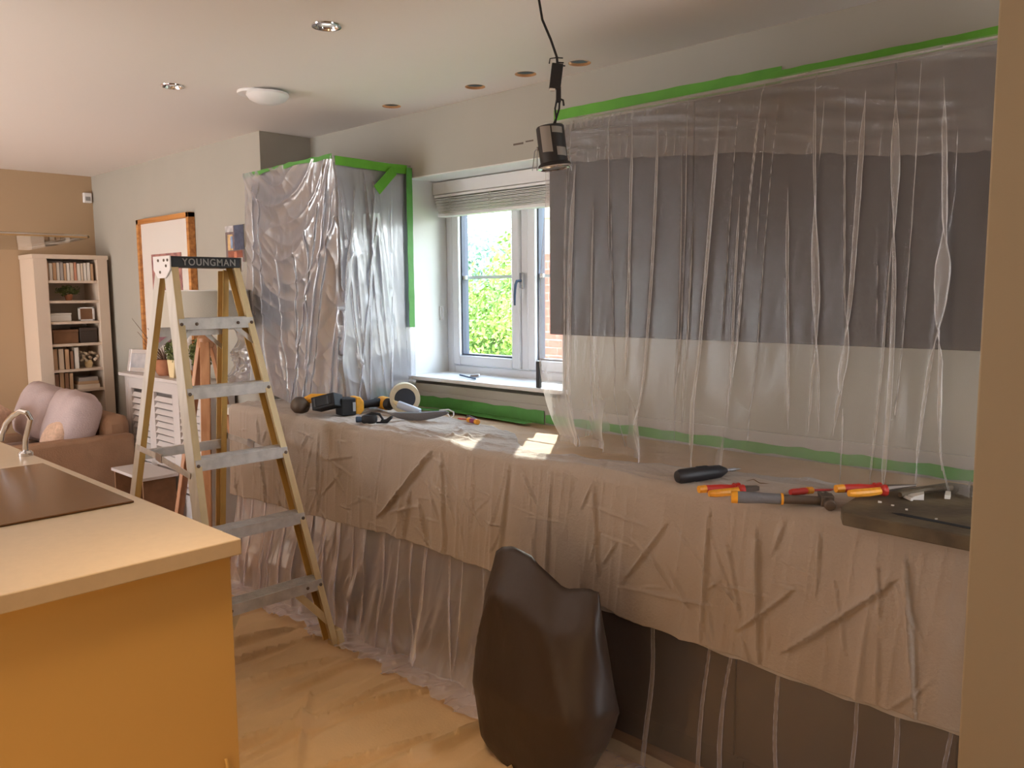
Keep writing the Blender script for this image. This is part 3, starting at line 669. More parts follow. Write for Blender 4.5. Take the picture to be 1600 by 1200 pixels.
# piece of film behind the ladder, left of the wrapped cabinet
s = np.linspace(-4.30, -4.10, 60)[:,None]; T = np.linspace(0,1,160)[None,:]; s=s+0*T; T=T+0*s
Y = 2.33 - .05*ridge(s*14+T*2, T*3, 81, 2) - .02*ridge(s*30, T*14, 82, 2) - .06*T; z = 1.40 - .44*T
sheet('plastic_film', np.stack([s - .10*T, Y, z], -1), F_LEFT, 'loose tail of plastic film hanging over the left end of the worktop', 'plastic sheet')

# ------------------------------------------------------------------ masking tape
def strip(pts, up, wd, th=.0018, n=1, jit=.0015, seed=1):
    """ribbon through pts, width wd along `up`"""
    mb = MB(); r = random.Random(seed); P_ = [Vector(p) for p in pts]; fine_ = []
    for a, b in zip(P_[:-1], P_[1:]):
        k = max(1, int((b-a).length/.05))
        for i in range(k): fine_.append(a + (b-a)*i/k)
    fine_.append(P_[-1]); up = Vector(up); vs = []
    for i, p in enumerate(fine_):
        d = (fine_[min(i+1,len(fine_)-1)]-fine_[max(i-1,0)]).normalized(); nn = d.cross(up).normalized()
        a = r.uniform(-jit,jit); b = r.uniform(-jit,jit)
        for q, e in ((0,-1),(1,-1),(1,1),(0,1)):
            vs.append(p + up*(wd*q + (a if q == 0 else b)) + nn*e*th/2)
    fs = []
    for i in range(len(fine_)-1):
        o = i*4
        for k in range(4): fs.append((o+k, o+(k+1)%4, o+4+(k+1)%4, o+4+k))
    fs += [(0,1,2,3), tuple(len(vs)-4+k for k in (3,2,1,0))]
    return mb.add(vs, fs)
up = (0,0,1)
solo('masking_tape_strip', strip([(-2.37,YW-.012,2.212),(-1.35,YW-.012,2.203)], up, .055, seed=2), M['tape'], 'broad green tape along the wall above the right film, nearest the window', 'tape')
solo('masking_tape_strip', strip([(-1.42,YW-.0145,2.208),(-.3,YW-.0145,2.208)], up, .038, seed=3), M['tape'], 'narrower green tape continuing to the pillar above the right film', 'tape')
solo('masking_tape_strip', strip([(-3.327,2.28,2.103),(-3.325,2.50,2.098),(-3.325,2.705,2.098)], up, .042, seed=4), M['tape'], 'bright green tape along the top of the wrapped cabinet side', 'tape')
solo('masking_tape_strip', strip([(-4.17,2.272,2.118),(-3.9,2.268,2.128),(-3.6,2.262,2.132),(-3.338,2.268,2.13)], up, .020, seed=5, jit=.004), M['tape_dark'], 'thin green tape along the top front edge of the wrapped cabinet', 'tape')
solo('masking_tape_strip', strip([(-3.318,2.695,2.13),(-3.320,2.695,1.7),(-3.318,2.695,1.33)], (0,.036,0), 1.0, seed=6, jit=.05), M['tape_dark'], 'vertical green tape between the wrapped cabinet and the wall', 'tape')
solo('masking_tape_strip', strip([(-3.318,2.60,2.125),(-3.308,2.485,2.02)], (0,.68,-.74), .050, seed=7), M['tape'], 'loose end of green tape hanging at the corner of the wrapped cabinet', 'tape')
solo('masking_tape_strip', strip([(-3.66,YW-.013,.935),(-3.3,YW-.014,.925),(-2.9,YW-.014,.925),(-2.43,YW-.015,.92)], up, .055, seed=8, jit=.004), M['tape_dark'], 'wide green tape on the upstand below the window sill', 'tape')
solo('masking_tape_strip', strip([(-2.42,YW-.016,.925),(-1.6,YW-.016,.925),(-.2,YW-.016,.925)], up, .036, seed=9, jit=.004), M['tape_dark'], 'green tape at the foot of the wall seen through the right film', 'tape')
mb = strip([(-.66,2.55,.985),(-.30,2.55,.985)], (0,.05,.0), 1.0, seed=10); mb2 = strip([(-.66,2.42,.965),(-.30,2.42,.965)], (0,.05,.0), 1.0, seed=11)
tp2 = solo('masking_tape_strip', strip([(-3.33,2.52,.932),(-2.95,2.66,.930),(-2.45,2.62,.930)], (0,.07,.0), 1.0, seed=12, jit=.05), M['tape_dark'], 'green tape lying flat on the worktop behind the tape roll', 'tape')

hz = lambda x: float(np.interp(x, xh, zh))
mb = MB(); px_ = list(np.linspace(-1.62, -.26, 46)); vs = []
for i, x in enumerate(px_):
    a_ = hz(x)+.012; b_ = hz(x)-.016-.007*float(vn(x*20, 0, 3)); 
    for (yy, zz_) in ((2.083,a_),(2.083,b_),(2.0845,b_),(2.0845,a_)): vs.append((x, yy+.003*math.sin(x*40), zz_))
fs_ = [(i*4+k, i*4+(k+1)%4, i*4+4+(k+1)%4, i*4+4+k) for i in range(len(px_)-1) for k in range(4)]
solo('film_hem_strip', MB().add(vs, fs_), M['hem'], 'pale folded strip of film showing just below the dust sheet hem, right of the sack', 'plastic strip')

# ------------------------------------------------------------------ step ladder
LX, LY, H = -3.38, 1.648, 1.658
ld = thing('step_ladder', 'open fibreglass step ladder with cream rails and aluminium treads by the worktop', 'ladder', (LX, LY, 0))
def fr(side, z, inx=0):   # front rail point
    t = z/H; return Vector((.513*(1-t)+inx, side*(.266*(1-t)+.1465*t), z))
def rr_(side, z, inx=0):
    t = z/H; return Vector((-.10-.412*(1-t)+inx, side*(.2555*(1-t)+.1465*t), z))
ztop = H-.03
for sd, nm in ((-1,'l'),(1,'r')):
    p0, p1 = fr(sd,.03), fr(sd,ztop); mb = MB()
    mb.beam(p0, p1, (1,0,0), .070, .004, ofa=-.035, ofb=0)          # web
    d = (p1-p0).normalized()
    rail = part(ld, 'front_rail', mb, M['grpw'] if sd < 0 else M['grp'])
    mb = MB(); mb.beam(p0+Vector((0,-sd*.013,0)), p1+Vector((0,-sd*.013,0)), (0,1,0), .028, .004, ofb=0)
    part(rail, 'front_flange', mb, M['grp'])
    mb = MB(); mb.beam(p0+Vector((-.068,-sd*.013,0)), p1+Vector((-.068,-sd*.013,0)), (0,1,0), .028, .004)
    part(rail, 'rear_flange', mb, M['grpy'])
    p0, p1 = rr_(sd,.03), rr_(sd,ztop-.02); mb = MB()
    mb.beam(p0, p1, (1,0,0), .050, .004, ofa=0.0)
    rl = part(ld, 'rear_rail', mb, M['grpw'] if sd < 0 else M['grpy'])
    mb = MB(); mb.beam(p0+Vector((.024,-sd*.012,0)), p1+Vector((.024,-sd*.012,0)), (0,1,0), .026, .004); part(rl, 'front_flange', mb, M['grpy'])
    mb = MB(); mb.beam(p0+Vector((-.024,-sd*.012,0)), p1+Vector((-.024,-sd*.012,0)), (0,1,0), .026, .004); part(rl, 'rear_flange', mb, M['grp'])
    f0 = fr(sd,0); ft = MB().prism([(-.082,0),(.012,0),(.008,.03),(-.012,.085),(-.086,.085)], (f0.x, f0.y-.006 if sd>0 else f0.y-.022, 0), (1,0,0), (0,0,1), (0,.028,0))
    part(ld, 'foot', ft, M['grp'], bev=.003)
    f0 = rr_(sd,0); part(ld, 'foot', MB().box(f0.x-.035,f0.x+.032,f0.y-.020,f0.y+.020,0,.05), M['black'], bev=.003)
for k in range(1, 6):
    z = .277*k; a = fr(-1, z); b = fr(1, z)
    poly = [(.004,.022),(.006,-.022),(-.002,-.024),(-.004,.014),(-.078,.014),(-.078,-.016),(-.082,-.016),(-.082,.022)]
    t_ = part(ld, 'tread', MB().prism(poly, (a.x-.002, a.y+.003, z), (1,0,0), (0,0,1), (0, b.y-a.y-.006, 0)), M['alu'])
    gr = MB()
    for q in range(6): gr.box(a.x-.075+q*.012, a.x-.070+q*.012, a.y+.006, b.y-.006, z+.022, z+.0245)
    part(t_, 'grip_ridge', gr, M['alu'])
    bo = MB()
    for yy in (a.y+.012, b.y-.012): bo.lathe([(.007,-.002),(.007,.003),(.003,.006)], (a.x+.004,yy,z), (1,0,0), 10)
    if k in (1,5):
        for yy in (a.y+.075, b.y-.075): bo.lathe([(.007,0),(.007,.003),(.003,.006)], (a.x+.004,yy,z), (1,0,0), 10)
    part(t_, 'bolt', bo, M['dsteel'])
for sd in (-1,1):   # knee braces
    a = fr(sd, .277); b = fr(sd, .12); part(ld, 'knee_brace', MB().beam((a.x-.02, a.y-sd*.11, .252), (b.x-.01, b.y-sd*.012, b.z), (1,0,0), .006, .030), M['grp'])
    a = fr(sd, 1.385); b = fr(sd, 1.30); part(ld, 'knee_brace', MB().beam((a.x-.03, a.y-sd*.07, 1.365), (b.x-.03, b.y-sd*.006, b.z), (1,0,0), .005, .020), M['alu'])
    a = rr_(sd, 1.34); b = rr_(sd, 1.26); part(ld, 'knee_brace', MB().beam((a.x, a.y-sd*.09, 1.33), (b.x, b.y-sd*.006, b.z), (1,0,0), .005, .018), M['alu'])
    # spreader
    p0 = rr_(sd, .84)+Vector((0,-sd*-.006,0)); p2 = fr(sd, .79)+Vector((-.04,sd*.006,0)); pm = p0.lerp(p2,.45)+Vector((0,0,.008))
    sp = part(ld, 'spreader_bar', MB().beam(p0, pm, (0,0,1), .026, .003).beam(pm, p2, (0,0,1), .026, .003), M['alu'])
    part(sp, 'hinge', MB().beam(pm-Vector((.028,0,-.004)), pm+Vector((.028,0,-.004)), (0,0,1), .034, .009), M['steel'])
for z in (.30, .80, 1.345):
    a, b = rr_(-1,z), rr_(1,z); part(ld, 'rear_brace', MB().box(a.x-.012,a.x+.014,a.y+.003,b.y-.003,z-.02,z+.02), M['alu'])
cap = part(ld, 'top_cap', MB().box(-.135,.018,-.152,.150,H-.040,H+.004).box(-.135,.022,-.155,.153,H-.004,H+.004), M['black'], bev=.003)
for sd in (-1,1):
    y0 = sd*.158
    part(cap, 'end_bracket', MB().prism([(-.10,-.085),(-.025,-.085),(.022,-.050),(.024,.006),(-.138,.006),(-.138,-.05)], (0,y0-.003,H), (1,0,0), (0,0,1), (0,.006,0)), M['whitep'], bev=.002, label='pale metal end bracket')
    bo = MB()
    for px_, pz_ in ((-.085,-.012),(-.03,-.012),(-.07,-.06),(-.012,-.035),(.004,-.012)): bo.lathe([(.006,0),(.006,.003),(.002,.005)], (px_, y0+sd*.003, H+pz_), (0,sd,0), 8)
    part(cap, 'rivet', bo, M['dsteel'])
fc = bpy.data.curves.new('lettering', 'FONT'); fc.body = 'YOUNGMAN'; fc.size = .040; fc.extrude = .0006; fc.align_x = 'CENTER'; fc.align_y = 'CENTER'; fc.space_character = 1.15; fc.offset = .0006
fo = bpy.data.objects.new('lettering', fc); COL.objects.link(fo); fc.materials.append(M['label']); fo.parent = cap
fm = bpy.data.meshes.new_from_object(fo); bpy.data.objects.remove(fo); fo = link('lettering', fm, None, cap)
fo.rotation_euler = (R(90), 0, R(90)); fo.location = (.0195+.0025, 0.01, H-.020); fo.scale = (.92,1,1)

# ------------------------------------------------------------------ tools on the worktop
ZS = .934
# sander with battery, lying nearest the ladder
def Rz(a): return (0,0,R(a))
tl = thing('oscillating_tool', 'yellow-black cordless tool with big battery lying nearest the ladder', 'power tool', (-3.36, 2.16, ZS), R(20))
part(tl, 'motor_head', MB().lathe([(.012,0),(.034,.006),(.040,.03),(.038,.06),(.026,.075),(.01,.08)], (-.06,.0,.042), (-.25,-.75,.1), 20), M['dsteel'])
part(tl, 'yellow_collar', MB().tube([(-.07,-.02,.060),(-.03,.0,.078),(.03,.01,.080),(.10,.02,.088)], [.018,.022,.020,.014]), M['yellow'])
bt = part(tl, 'battery', MB().box(.0,.125,-.052,.025,.0,.062).box(.012,.113,-.058,-.05,.010,.052), M['blackm'], bev=.005)
bt.rotation_euler = (R(-14),R(-14),R(6)); bt.location = (.02,-.02,.018)
part(bt, 'battery_ribs', MB().box(.02,.028,-.061,-.056,.012,.05).box(.09,.098,-.061,-.056,.012,.05), M['black'])
# drill on its side
tl = thing('cordless_drill', 'yellow-black cordless drill lying between the other tool and the tape roll', 'power tool', (-3.245, 2.295, ZS), R(78))
b = part(tl, 'battery', MB().box(-.085,-.012,-.04,.04,.0,.082), M['blackm'], bev=.006)
part(b, 'latch_ribs', MB().box(-.03,-.016,-.043,.043,.020,.062), M['steel'])
part(tl, 'foot_collar', MB().prism([(-.012,.0),(.012,.0),(.030,.02),(.030,.062),(.012,.084),(-.012,.084)], (0,-.036,0), (1,0,0), (0,0,1), (0,.072,0)), M['yellow'], bev=.005)
part(tl, 'grip', MB().tube([(.02,0,.040),(.08,0,.043),(.125,0,.045)], [.021,.018,.022], 12), M['blackm'])
bd = part(tl, 'motor_body', MB().lathe([(.020,-.075),(.029,-.06),(.030,.05),(.024,.062)], (.15,0,.040), (.0,1,0), 18), M['black'])
part(bd, 'yellow_shell', MB().lathe([(.0305,-.045),(.0325,-.03),(.0325,.02),(.0305,.03)], (.15,0,.040), (0,1,0), 18), M['yellow'])
part(tl, 'chuck', MB().lathe([(.022,.062),(.020,.085),(.012,.10)], (.15,0,.040), (0,1,0), 16), M['blackm'])
part(tl, 'trigger', MB().box(.11,.13,.018,.036,.036,.052), M['redp'], bev=.002)
# big roll standing on edge
rl = thing('masking_tape_roll', 'large cream roll of masking tape standing on edge', 'tape roll', (-3.095, 2.475, ZS), R(0))
ax = Vector((.80,-.60,0)).normalized()
part(rl, 'tape_ring', MB().lathe([(.050,-.035),(.072,-.035),(.072,.035),(.050,.035),(.050,-.035)], (0,0,.072), ax, 40, cap=False), M['roll'])
part(rl, 'core', MB().lathe([(.0495,.034),(.0470,.034),(.0470,-.030),(.0,-.030),(.0,-.033),(.0495,-.033)], (0,0,.072), ax, 32), M['card'])
part(rl, 'core_label', MB().tube([Vector((0,0,.066))-ax*.028+Vector((.6,.8,0))*-.02, Vector((0,0,.072))-ax*.028, Vector((0,0,.068))-ax*.028+Vector((.6,.8,0))*.02], .0016, 6), M['label'])
# head torch
ht = thing('head_torch', 'small black head torch with strap at the front of the dust sheet', 'torch', (-2.945, 2.155, ZS), R(50))
part(ht, 'lamp_body', MB().ball((0,0,.022),(.036,.024,.020), e=.6), M['black'])
part(ht, 'lens', MB().lathe([(.012,0),(.014,.006),(.014,.022),(.010,.025)], (-.034,-.004,.022), (-1,-.1,.0), 16), M['bluedark'])
part(ht, 'strap', MB().tube([(-.02,.01,.036),(.01,.0,.047),(.045,-.0,.042),(.058,.0,.020),(.05,.0,.006),(.03,.01,.004)], [.004,.006,.006,.006,.005,.004], 8).tube([(.05,0,.01),(.075,.004,.010),(.095,.006,.026),(.10,.01,.030)], [.008,.010,.007,.003], 8), M['blackm'])
# grey crescent bag/strap
gs = thing('nylon_tool_strap', 'grey crescent of folded nylon with a white loop beside the tape roll', 'strap', (-2.86, 2.37, ZS), R(38))
n = 16; prof = []; v_ = []; f_ = []
for i in range(n+1):
    t_ = i/n*2-1; hw = .026*(1-t_*t_)**.6+.003; x_ = t_*.135; zc = .016+.010*t_*t_+.010*max(0,t_)
    for a_, b_ in ((-1,0),(-.6,.9),(.6,1),(1,.2),(.4,-.5),(-.5,-.6)):
        v_.append((x_, a_*hw*.55 - .022*(1-t_*t_), max(.001, zc + b_*hw*.8)))
for i in range(n):
    for k in range(6): f_.append((i*6+k, i*6+(k+1)%6, (i+1)*6+(k+1)%6, (i+1)*6+k))
f_ += [tuple(range(6)), tuple(range(n*6, n*6+6))]
part(gs, 'folded_nylon', MB().add(v_, f_), M['greyc'], smooth=60)
part(gs, 'white_loop', MB().tube([(.09,.0,.045),(.13,.012,.048),(.155,.0,.038),(.158,-.012,.022),(.145,-.02,.015),(.128,-.006,.03)], .0032, 8), M['whitecord'])
sg = thing('sealant_tube', 'pale tube leaning between the tape roll and the grey strap', 'tube', (-3.01, 2.43, ZS+.034), (R(0),R(18),R(28)))
part(sg, 'barrel', MB().lathe([(.004,-.075),(.006,-.06),(.017,-.056),(.018,-.05),(.018,.055),(.016,.058)], (0,0,0), (1,0,0), 18), M['tube'])
part(sg, 'nozzle', MB().lathe([(.014,0),(.010,.012),(.006,.03)], (-.055,0,0), (-1,0,.2), 12), M['cream'])
# purple / red screwdriver
def screwdriver(name, label, loc, rz, L, parts, shaft, rs, extra=None, ry=0):
    t_ = thing(name, label, 'screwdriver', loc, (0, ry, rz))
    x_ = 0; z_ = max(p[1] for p in parts)
    for nm, r_, l_, mt in parts:
        part(t_, nm, MB().lathe([(r_*.8,0),(r_,l_*.12),(r_*.96,l_*.5),(r_,l_*.88),(r_*.8,l_)], (x_,0,z_), (1,0,0), 14), mt); x_ += l_
    part(t_, 'shaft', MB().tube([(x_-.002,0,z_),(x_+L*.8,0,z_*.6),(x_+L,0,z_*.5)], [rs,rs,rs*.6], 8), shaft)
    return t_
screwdriver('insulated_screwdriver', 'purple and yellow screwdriver with red shaft below the window', (-2.565, 2.452, ZS), R(167), .095, [('end_cap',.012,.022,M['orange']),('grip',.0115,.040,M['purple']),('collar',.012,.022,M['orange'])], M['redp'], .0035)
solo('black_pen_knife', MB().tube([(-2.71,2.53,ZS+.01),(-2.69,2.51,ZS+.016),(-2.64,2.50,ZS+.012),(-2.60,2.49,ZS+.008)], [.006,.010,.008,.004], 8), M['bag'], 'small dark brown offcut behind the purple screwdriver', 'offcut')
# black electric screwdriver
t_ = thing('electric_screwdriver', 'black barrel-shaped electric screwdriver, leftmost tool on the right worktop', 'screwdriver', (-1.320, 2.070, ZS+.0), (0,0,R(66)))
part(t_, 'body', MB().lathe([(.004,0),(.017,.003),(.0215,.014),(.0225,.06),(.0205,.13),(.019,.155),(.010,.175),(.007,.18)], (0,0,.023), (1,0,.02), 22), M['black'])
part(t_, 'switch', MB().box(.07,.11,-.006,.006,.043,.048), M['blackm'], bev=.002)
part(t_, 'bit', MB().lathe([(.004,0),(.004,.012),(.0055,.013),(.0055,.034),(.003,.036),(.003,.045),(.001,.055)], (.178,0,.027), (1,0,.0), 10), M['steel'])
# pliers
def pliers(label, loc, rz, jaw, long=False):
    t_ = thing('insulated_pliers', label, 'pliers', loc, (0,0,rz), group=None)
    for sd, m1, m2 in ((1, M['redp'], M['orange']), (-1, M['orange'], M['redp'])):
        pts = [(0,sd*.026,.013),(.02,sd*.027,.013),(.06,sd*.024,.013),(.09,sd*.016,.013),(.105,sd*.010,.013)]
        hnd = part(t_, 'handle', MB().tube(pts, [.0085,.011,.011,.010,.010], 10), M['orange'] if sd < 0 else M['redp'], label='yellow handle' if sd < 0 else 'red handle')
        if sd > 0: part(hnd, 'end_cap', MB().tube([(-.006,.026,.013),(.016,.027,.013)], [.0105,.0115], 10), M['orange'])
        part(hnd, 'guard', MB().tube([(.096,sd*.012,.013),(.112,sd*.012,.013)], [.013,.016], 10).ball((.10,sd*.020,.018),(.007,.008,.009),10,6), M['redp'])
    if long: part(t_, 'jaws', MB().tube([(.105,0,.013),(.13,0,.015),(.17,0,.018),(.205,0,.019)], [.013,.010,.006,.003], 8), jaw)
    else:
        part(t_, 'jaws', MB().prism([(.10,-.012),(.13,-.016),(.165,-.007),(.165,-.001),(.10,-.001)], (0,0,.007), (1,0,0), (0,1,0), (0,0,.012)).prism([(.10,.001),(.165,.001),(.165,.007),(.13,.016),(.10,.012)], (0,0,.007), (1,0,0), (0,1,0), (0,0,.012)), jaw, bev=.001)
    return t_
pliers('blunt red and yellow pliers lying left of the hammer', (-1.185, 2.005, ZS), R(57), M['dsteel'])
pliers('long-nosed red and yellow pliers resting on the dark board', (-.845, 2.12, .970), R(52), M['dsteel'], True)
# hammer
t_ = thing('claw_hammer', 'claw hammer with dusty grey rubber grip and yellow end', 'hammer', (-1.085, 1.985, ZS), (0,0,R(33)))
part(t_, 'grip', MB().tube([(.006,0,.018),(.03,0,.018),(.08,0,.018),(.125,0,.017)], [.0165,.0165,.0145,.0145], 12), M['dsteel'] if False else M['greyc'])
part(t_, 'end_cap', MB().tube([(-.006,0,.018),(.010,0,.018)], [.0165,.0180], 12), M['orange'])
part(t_, 'collar', MB().tube([(.122,0,.017),(.128,0,.017)], [.0160,.0160], 12), M['orange'])
part(t_, 'shaft', MB().tube([(.126,0,.017),(.235,0,.017)], [.0125,.0115], 12), M['dsteel'])
hd_ = MB().lathe([(.013,0),(.015,.004),(.015,.016),(.010,.022),(.012,.04)], (.238,-.055,.018), (0,1,0), 14)
hd_.box(.222,.254,-.018,.020,.004,.034); hd_.prism([(.018,.000),(.05,-.002),(.078,.012),(.05,.016),(.018,.020)], (.226,0,.012), (0,1,0), (0,0,1), (.010,0,0)); hd_.prism([(.018,.000),(.05,-.002),(.078,.012),(.05,.016),(.018,.020)], (.242,0,.012), (0,1,0), (0,0,1), (.010,0,0))
part(t_, 'head', hd_, M['dsteel'], bev=.002)
screwdriver('insulated_screwdriver', 'small red screwdriver with yellow collar behind the hammer', (-1.01, 2.165, ZS), R(62), .075, [('grip',.0095,.055,M['redp']),('collar',.0100,.020,M['orange'])], M['redp'], .0035)
# dusty board
bd = thing('dusty_board', 'dark dusty board with a slot near its front edge by the pillar', 'board', (-.5, 2.2, ZS))
poly = [(-.815,2.035),(-.79,1.985),(-.20,1.95),(-.20,2.50),(-.70,2.50),(-.83,2.18)]
part(bd, 'slab', MB().prism(poly, (0,0,ZS-.004), (1,0,0), (0,1,0), (0,0,.034)), M['board'], world=True, bev=.004)
part(bd, 'slot', MB().prism([(-.70,2.055),(-.68,2.045),(-.50,2.030),(-.49,2.038),(-.50,2.046),(-.68,2.066)], (0,0,.9635), (1,0,0), (0,1,0), (0,0,.0012)), M['void'], world=True, label='dark slot')
zb = .9655
for i, (x, y, a_, s_) in enumerate(((-.70,2.235,.3,(.034,.026,.012)), (-.645,2.30,.9,(.030,.014,.010)), (-.715,2.215,1.2,(.030,.006,.006)), (-.755,2.13,.2,(.008,.006,.004)), (-.72,2.12,.8,(.006,.005,.004)), (-.745,2.27,.4,(.012,.006,.004)), (-.60,2.06,.2,(.006,.004,.003)), (-.68,2.10,.2,(.005,.004,.003)))):
    mb = MB().box(-s_[0]/2,s_[0]/2,-s_[1]/2,s_[1]/2,0,s_[2])
    mb.v = [(p[0]*(1+.25*math.sin(i+p[1]*90)), p[1]*(1+.3*math.cos(i*3+p[0]*80)), p[2]*(1+.4*math.sin(p[0]*70+i))) for p in mb.v]
    o = link('plaster_chip', mesh_of(mb, smooth=0, name='plaster_chip'), M['plaster'], None, (x, y, zb), (0,0,a_*2))
    tag(o, ['squarish white plaster chip, largest on the dark board', 'long pale plaster chip at the back right of the board', 'thin upright sliver of plaster left of the squarish chip', 'white crumb in front of the long-nosed pliers', 'second crumb right of the pliers handles', 'small flat chip behind the thin sliver', 'tiny crumb on the right side of the slot', 'tiny crumb just behind the slot'][i], 'plaster chip', 'plaster chips on the board')
solo('rolled_offcut', MB().tube([(-.735,2.215,zb+.008),(-.70,2.30,zb+.012),(-.66,2.38,zb+.010)], [.007,.009,.008], 8), M['board'], 'dark rolled offcut beside the squarish chip on the board', 'offcut')
solo('green_tape_scrap', strip([(-.60,2.50,zb+.002),(-.36,2.52,zb+.002)], (0,.05,.0), 1.0, seed=21), M['tape'], 'scrap of green tape on the board beside the pillar', 'tape')
solo('string_offcut', MB().tube([(-1.20,2.19,ZS),(-1.17,2.26,ZS+.006),(-1.14,2.24,ZS+.003),(-1.08,2.27,ZS+.002),(-1.04,2.27,ZS+.006),(-1.0,2.31,ZS)], .0013, 5), M['cord'], 'thin brown string trailing behind the blunt pliers', 'string')

# ------------------------------------------------------------------ black sack
cols = np.linspace(0, 2*math.pi, 73)[:-1]; rows = np.linspace(0, 1, 44)
zt = lambda th: .69
BV = []; BF = []
ox = [-1.905,-1.93,-1.925,-1.87,-1.815]; 
for j, t_ in enumerate(rows):
    xl = np.interp(t_, [0,.08,.35,.75,1], [-1.80,-1.88,-1.92,-1.88,-1.855]); xr = np.interp(t_, [0,.1,.45,.7,1], [-1.52,-1.46,-1.385,-1.41,-1.45])
    yw = np.interp(t_, [0,.1,.4,.8,.97,1], [.07,.10,.12,.08,.02,.006]); cy = 1.83+.02*t_
    for i, th in enumerate(cols):
        c, s_ = math.cos(th), math.sin(th); e = .7
        x_ = (xl+xr)/2 + (xr-xl)/2*math.copysign(abs(c)**e, c); y_ = cy + yw*math.copysign(abs(s_)**e, s_)
        top = np.interp(x_, [-1.855,-1.82,-1.77,-1.68,-1.62,-1.57,-1.545,-1.47,-1.45], [.665,.690,.704,.690,.650,.622,.620,.640,.635])
        top = top - .07*max(0, s_)**.5*(1 if s_ > 0 else 0)
        z_ = .008 + (top-.008)*t_
        w_ = .014*(float(vn(x_*9+s_, z_*5, 91))-.5) + .010*float(ridge(x_*7+z_*3, z_*4+s_*2, 92, 3))*min(1, t_*3+.3)
        BV.append((x_ + w_*c, y_ + w_*s_, z_))
nc = len(cols)
for j in range(len(rows)-1):
    for i in range(nc): BF.append((j*nc+i, j*nc+(i+1)%nc, (j+1)*nc+(i+1)%nc, (j+1)*nc+i))
BF.append(tuple(range(nc))[::-1])
bag = solo('rubble_sack', MB().add(BV, BF), M['bag'], 'tall black plastic sack standing open against the worktop front', 'sack', smooth=80)
md = bag.modifiers.new('thick', 'SOLIDIFY'); md.thickness = .002

# ------------------------------------------------------------------ ceiling fittings
fx, fy = -1.475, 1.70
pl = thing('pendant_downlight', 'black downlight can dangling on its cable in front of the film', 'light fitting', (fx, fy, 1.87))
cx = lambda a: Vector((a*.72, a*.69, 0))     # screen-right direction
part(pl, 'cable', MB().tube([Vector((-.045,0,.53)), cx(-.040)+Vector((0,0,.47)), cx(-.040)+Vector((0,0,.40)), cx(-.030)+Vector((0,0,.34)), cx(-.008)+Vector((0,0,.29)), cx(.008)+Vector((0,0,.245)), cx(.012)+Vector((0,0,.20))], .0032, 8), M['blackm'])
jb = part(pl, 'connector_box', MB().beam(cx(.002)+Vector((0,0,.165)), cx(.010)+Vector((0,0,.228)), (.72,.69,0), .030, .020).beam(cx(.012)+Vector((0,0,.130)), cx(.012)+Vector((0,0,.17)), (.72,.69,0), .013, .015), M['black'], bev=.002)
part(jb, 'cable_tie', MB().tube([cx(-.012)+Vector((0,0,.229)), cx(-.010)+Vector((0,0,.242)), cx(.006)+Vector((0,0,.244)), cx(.024)+Vector((0,0,.243))], .0016, 6).tube([cx(.012)+Vector((0,0,.232)), cx(.026)+Vector((0,0,.231))], .002, 6).tube([cx(.015)+Vector((0,0,.225)), cx(.030)+Vector((0,0,.223))], .002, 6).tube([cx(.014)+Vector((0,0,.14)), cx(.024)+Vector((0,0,.136)), cx(.026)+Vector((0,0,.122))], .003, 6), M['black'])
part(jb, 'white_sleeve', MB().beam(cx(-.004)+Vector((0,0,.160)), cx(-.004)+Vector((0,0,.166)), (.72,.69,0), .014, .012), M['whitep'])
part(pl, 'lead', MB().tube([cx(.008)+Vector((0,0,.14)), cx(.003)+Vector((0,0,.115)), cx(.006)+Vector((0,0,.09)), cx(-.004)+Vector((0,0,.07))], .0026, 6).tube([cx(.015)+Vector((0,0,.14)), cx(.014)+Vector((0,0,.115)), cx(.006)+Vector((0,0,.09)), cx(.002)+Vector((0,0,.07))], .0026, 6), M['blackm'])
tilt = Vector((.09,.09,-1)).normalized()
can = part(pl, 'can', MB().lathe([(.034,0),(.037,.004),(.037,.095),(.043,.100),(.045,.106),(.040,.108),(.030,.104)], (-.008,-.008,.070), tilt, 36), M['black'])
part(can, 'bezel', MB().lathe([(.044,.104),(.046,.109),(.038,.112),(.034,.109)], (-.008,-.008,.070), tilt, 36, cap=False), M['chrome'])
part(can, 'lens', MB().lathe([(.001,.1085),(.034,.1085),(.034,.107),(.001,.107)], (-.008,-.008,.070), tilt, 24), M['steel'])
def patch(a0, a1, z0, z1, r=.0378):
    mb = MB(); vs = []; n = 8; ux = Vector((.72,.69,0)); uy = Vector((.69,-.72,0))
    for i in range(n+1):
        a = a0+(a1-a0)*i/n
        for zz in (z0, z1):
            for q in (r, r-.0006): vs.append(Vector((-.008,-.008,.070)) + tilt*(.1-zz) + (ux*math.sin(a)+uy*math.cos(a))*q)
    fs_ = []
    for i in range(n):
        o = i*4; fs_ += [(o,o+4,o+6,o+2),(o+1,o+3,o+7,o+5),(o,o+1,o+5,o+4),(o+2,o+6,o+7,o+3)]
    return mb.add(vs, fs_)
part(can, 'rating_label', patch(-.85,-.05,.028,.094), M['label'], label='pale rating label')
part(can, 'rating_label', patch(.05,.90,.078,.094), M['label'])
part(can, 'rating_label', patch(.25,1.1,.020,.042), M['label'])
for sd in (-1, 1):
    p0 = cx(sd*.038)+Vector((-.004,-.004,.0)); part(can, 'spring_clip', MB().tube([p0+Vector((0,0,.015)), p0+cx(sd*.008)+Vector((0,0,.005)), p0+cx(sd*.014)+Vector((0,0,-.045))], .0012, 6).tube([p0+cx(0)+Vector((0,0,.012)), p0+cx(sd*.002)+Vector((0,0,-.045))], .0012, 6).ball(tuple(p0+Vector((0,0,.012))), .005, 8, 6), M['steel'])
